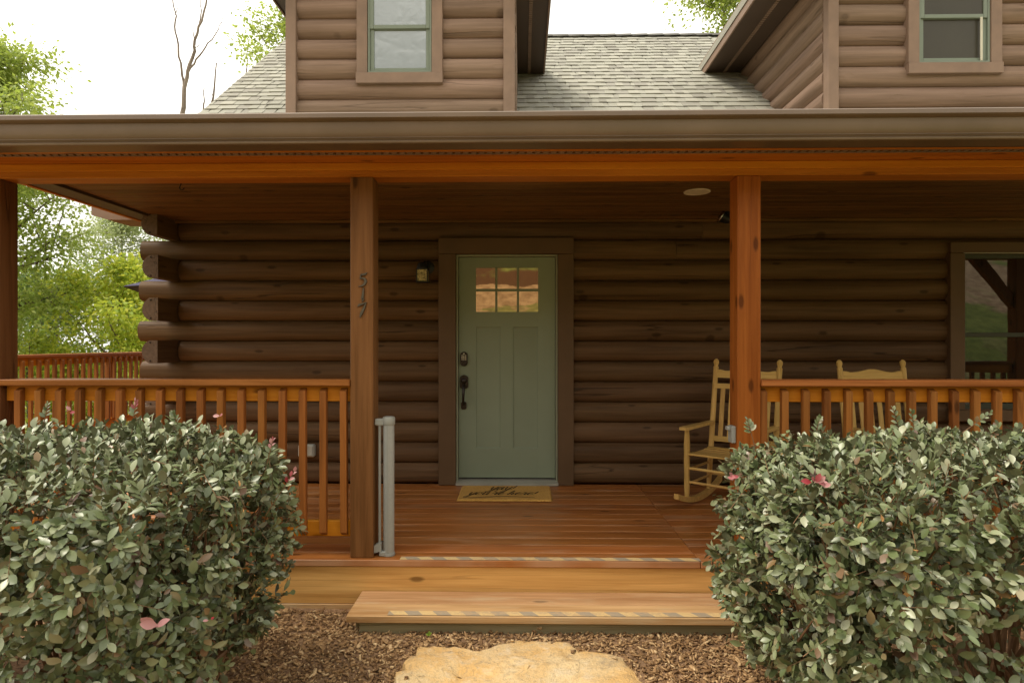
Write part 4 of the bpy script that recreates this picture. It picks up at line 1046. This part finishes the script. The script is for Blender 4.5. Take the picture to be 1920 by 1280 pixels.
    # pink young leaves
    for (x, y, z, s_, n_) in pinks:
        for i in range(n_):
            d_ = Vector((rg.normal(0, 1), rg.normal(-.3, .5), abs(rg.normal(.3, .5)))).normalized(); nn = Vector((rg.normal(0, .4), -.9, .5))
            M1 = frames(np.array([[x+rg.normal(0, .006), y, z+rg.normal(0, .006)]]), np.array([d_]), np.array([nn]), np.array([s_*rg.uniform(.75, 1.1)]))[0]
            o = bpy.data.objects.new('pink_leaf', pink_me); COL.objects.link(o); o.parent = t; mm = Matrix(M1.tolist()); mm.translation -= Vector(inv); o.matrix_basis = mm
    # long shoots that stand clear of the clipped top
    for (x, y, z, dx, dz, L_, pink) in shoots:
        sb = bmesh.new()
        p = Vector((x, y, z)); d_ = Vector((dx, -.1, dz)).normalized(); tube(sb, [p-d_*.12, p, p+d_*L_*.8], [.0025, .002, .001], 4, False); obj('shoot_stem', sb, 'twig', t)
        for i in range(9):
            f = i/8; q_ = p + d_*L_*f*.8; sg = 1 if i % 2 else -1
            dd = (d_*(.5+.6*f) + Vector((sg*dz, rg.normal(0, .3), -sg*dx)).normalized()*(.9-.5*f)).normalized(); nn = Vector((rg.normal(0, .3), -.6, .7))
            M1 = frames(np.array([q_]), np.array([dd]), np.array([nn]), np.array([rg.uniform(.026, .04)*(1-.35*f)]))[0]
            o = bpy.data.objects.new('pink_leaf' if (pink and f > .45) else 'leaf', pink_me if (pink and f > .45) else leaf_me); COL.objects.link(o); o.parent = t
            mm = Matrix(M1.tolist()); mm.translation -= Vector(inv); o.matrix_basis = mm
    return t
hedge((-3.3, 1.72, -.30), (-1.05, 3.18, .93), 'clipped green hedge left of the steps below the railing', 11, 4300,
      [(-1.134, 1.86, .435, .05, 3), (-1.02, 1.98, .40, .02, 2), (-2.25, 3.0, .97, .035, 3), (-1.5, 3.0, .95, .03, 2)],
      [(-1.04, 2.6, .66, .55, .8, .15, True), (-1.13, 2.7, .80, .3, 1, .10, True), (-2.3, 2.9, .95, .3, 1, .08, False), (-1.9, 2.95, .95, .2, 1, .09, True), (-1.6, 2.8, .93, -.3, 1, .07, False)])
hedge((.87, 1.72, -.30), (3.3, 3.18, .92), 'clipped green hedge right of the steps below the rocking chairs', 23, 4300,
      [(.885, 2.58, .735, .034, 4), (1.015, 2.12, .83, .036, 4), (1.045, 2.12, .82, .03, 3)],
      [(1.72, 2.8, .92, -.35, 1, .12, False), (1.76, 2.75, .90, -.2, 1, .13, False), (2.05, 2.8, .93, .6, .5, .12, False), (1.05, 2.8, .90, -.3, 1, .07, False), (1.3, 2.7, .92, .2, 1, .07, False)])
# tiny green sprout in the mulch
sp_ = thing('weed_sprout', 'tiny bright green weed sprout in the mulch near the step', 'plant', (-.50, 3.28, -.285))
spm = leaf_me.copy(); spm.materials.clear(); spm.materials.append(MATS['sprout_leaf'])
for i, (dx, dy, dz, s_) in enumerate(((.5, -.3, .6, .024), (-.6, -.3, .5, .022), (.1, -.2, 1, .028), (-.2, .5, .7, .02), (.4, .4, .5, .02))):
    M1 = frames(np.array([[0, 0, .012]]), np.array([[dx, dy, dz]]), np.array([[0, -.5, .8]]), np.array([s_]))[0]
    o = bpy.data.objects.new('leaf', spm); COL.objects.link(o); o.parent = sp_; o.matrix_basis = Matrix(M1.tolist())

# ------------------------------------------------------------------ trees
TV = np.array([(0, 0, 0), (-.30, .45, .07), (0, 1, 0), (.30, .45, .07)], float); TF = np.array([(0, 3, 2), (0, 2, 1)])
def tree(name, label, base, top, crown, n_limb, n_leaf, leaf, mat, seed, trunk_r=.14, lean=(0, 0), clump=.34, group='trees around the cabin', bark='bark', shape=1.):
    """crown = (radius, z of lowest limb); limbs rise from the trunk, branchlets carry leaf clumps"""
    rg = np.random.default_rng(seed); cr_, zc = crown; b = Vector(base)
    t = thing(name, label, 'tree', base, group=group)
    bm = bmesh.new(); tp = []; n = 9
    for i in range(n+1):
        f = i/n; tp.append(Vector((b.x+lean[0]*f+rg.normal(0, .05)*f, b.y+lean[1]*f+rg.normal(0, .05)*f, b.z+(top-b.z)*f*.94)))
    tube(bm, tp, [trunk_r*(1-.88*i/n)*(1.35 if i == 0 else 1) for i in range(n+1)], 9, False)
    tips = []
    for i in range(n_limb):
        f = (i+rg.uniform(0, 1))/n_limb; z = zc + (top-zc)*f*.92; ft = (z-b.z)/((top-b.z)*.94); ft = min(.99, max(.02, ft))
        k = ft*n; p0 = tp[int(k)].lerp(tp[min(n, int(k)+1)], k-int(k))
        prof = math.sqrt(max(.05, 1-(2*f**shape-.75)**2/1.6)); L_ = cr_*prof*rg.uniform(.62, 1.08); a = rg.uniform(0, 2*np.pi)
        up_ = rg.uniform(.15, .75); d_ = Vector((math.cos(a), math.sin(a), up_)).normalized()
        pts = [p0]; cur = p0
        for s_ in range(4):
            d_ = (d_ + Vector((rg.normal(0, .18), rg.normal(0, .18), rg.normal(.0, .12)))).normalized(); cur = cur + d_*L_/4; pts.append(cur)
        r0 = trunk_r*(1-.88*ft)*.5+.008
        tube(bm, pts, [r0, r0*.75, r0*.5, r0*.3, r0*.12], 5, False)
        for s_ in range(7):
            g_ = rg.uniform(.3, 1.0); kk = g_*4; q = pts[int(min(3, kk))].lerp(pts[min(4, int(min(3, kk))+1)], kk-int(min(3, kk)))
            e_ = q + Vector((rg.normal(0, 1), rg.normal(0, 1), rg.normal(.15, .7))).normalized()*L_*rg.uniform(.15, .4)
            tube(bm, [q, q.lerp(e_, .5)+Vector((0, 0, .03)), e_], [r0*.3, r0*.2, r0*.08], 4, False); tips.append(e_); tips.append(q.lerp(e_, .55))
        tips.append(pts[4])
    obj('trunk', bm, bark, t, True)
    if n_leaf:
        T = np.array([tuple(x) for x in tips]); wt = rg.uniform(.3, 1.7, len(T)); wt /= wt.sum()
        ii = rg.choice(len(T), n_leaf, p=wt); off = rg.normal(0, 1, (n_leaf, 3))*np.array([clump, clump, clump*.55]); pos = T[ii] + off
        d_ = unit(off*.6/clump + rg.normal(0, .7, (n_leaf, 3)) + np.array([0, 0, -.35])); nn = unit(rg.normal(0, .55, (n_leaf, 3)) + np.array([0, 0, 1]))
        M = frames(pos, d_, nn, leaf*rg.uniform(.6, 1.25, n_leaf)); Va, Fa = bake(M, TV, TF)
        o = link_mesh('crown', arr_mesh('crown', Va, Fa), mat, t); o['kind'] = 'stuff'
    return t
tree('broadleaf_tree', 'tall green tree at the far left rising above the gutter', (-13.1, 14.4, -1.4), 9.3, (3.0, .2), 40, 38000, .12, 'tree_leaf', 31, .2, clump=.30)
tree('broadleaf_tree', 'pale green distant tree against the sky beside the log corner', (-16.6, 25, -2.0), 7.0, (2.3, 1.5), 26, 17000, .12, 'pale_leaf', 32, .15, clump=.30)
tree('shrubby_tree', 'bright yellow green low tree behind the side deck railing', (-10.7, 16, -1.6), 3.5, (2.3, -1.2), 24, 20000, .12, 'yellow_leaf', 33, .1, clump=.23)
tree('shrubby_tree', 'small yellow green shrub behind the left end of the deck railing', (-12.3, 15.0, -1.6), 1.5, (1.3, -1.4), 14, 7000, .11, 'yellow_leaf', 34, .07, clump=.19)
tree('broadleaf_tree', 'dark green tree filling the gap behind the yellow tree', (-15.5, 20, -1.8), 3.6, (3.4, -1.2), 26, 18000, .14, 'dark_tree_leaf', 35, .15, clump=.4)
tree('broadleaf_tree', 'dark green tree low behind the cabin\'s log corner', (-12.0, 22, -1.8), 3.2, (3.0, -1.2), 22, 14000, .14, 'dark_tree_leaf', 39, .15, clump=.4)
tree('broadleaf_tree', 'green tree crown behind the roof left of the left dormer', (-7.2, 20, -.8), 12.4, (2.3, 8.6), 16, 7000, .13, 'tree_leaf', 36, .16, clump=.26)
tree('broadleaf_tree', 'bright green tree crown above the ridge beside the right dormer', (6.6, 20, -.8), 13.4, (2.6, 9.6), 20, 12000, .13, 'tree_leaf', 37, .18, clump=.32)
def dead_tree(label, strokes, base, name='dead_tree'):
    t = thing(name, label, 'tree', base, group='bare dead trees left of the roof')
    for i, (pts, r0, r1) in enumerate(strokes):
        P_ = [Vector(p) for p in pts]; Q = []
        for a, b in zip(P_[:-1], P_[1:]):
            for k in range(3): Q.append(a.lerp(b, k/3)+Vector((random.gauss(0, .02), random.gauss(0, .02), 0)))
        Q.append(P_[-1]); n = len(Q)-1
        obj('trunk' if i == 0 else 'branch', tube(bmesh.new(), Q, [.52*(r0+(r1-r0)*(k/n)**.7) for k in range(n+1)], 6), 'dead_bark', t, True)
def at(px, py, Y):
    u, v = (px-960)/1140, (642-py)/1140; t = Y/(1+u*.0157); return (t*(u-.0157), Y, 1.31+t*v)
DY = 24
A = lambda px, py, dy=0: at(px, py, DY+dy)
b0 = A(336, 700); fork = A(346, 165)
dead_tree('tall bare dead tree forking into thin branches against the sky', [
    ([(b0[0], DY, -1.5), A(338, 420), A(341, 220), fork, A(353, 135), A(363, 95), A(365, 75), A(378, 40), A(386, 10), A(398, -30)], .24, .05),
    ([fork, A(341, 130), A(335, 95), A(328, 60), A(329, 30), A(324, 0), A(320, -25)], .11, .035),
    ([A(353, 135), A(368, 112), A(385, 88), A(402, 68), A(412, 48), A(419, 32)], .085, .02),
    ([A(365, 75), A(362, 62), A(357, 51)], .05, .02), ([A(366, 90), A(376, 84), A(385, 82)], .04, .012),
    ([A(376, 45), A(377, 20), A(375, -10)], .05, .03), ([A(329, 28), A(334, 15)], .04, .02), ([A(405, 63), A(398, 50), A(392, 40)], .025, .008),
    ([A(412, 50), A(421, 49)], .02, .008), ([A(331, 56), A(337, 48), A(347, 46)], .018, .006), ([A(343, 208), A(348, 202)], .05, .03)], (b0[0], DY, -1.5))
for (x0, y0, x1, y1, r0, lab) in ((395, 215, 406, 118, .10, 'straight bare snag just left of the roof slope'), (381, 215, 383, 165, .07, 'short bare snag between the forked dead tree and the roof'), (460, 150, 464, 72, .06, 'thin bare trunk in front of the tree crown behind the roof')):
    p = A(x0, y0, 2); bt = (p[0]-.5, DY+2, -1.5)
    dead_tree(lab, [([bt, p, A((x0+x1)/2+1, (y0+y1)/2, 2), A(x1, y1, 2)], r0*1.6, r0*.45), ([A((x0*2+x1)/3, (y0*2+y1)/3, 2), A((x0*2+x1)/3-8, (y0*2+y1)/3-34, 2)], r0*.3, r0*.1)], bt)
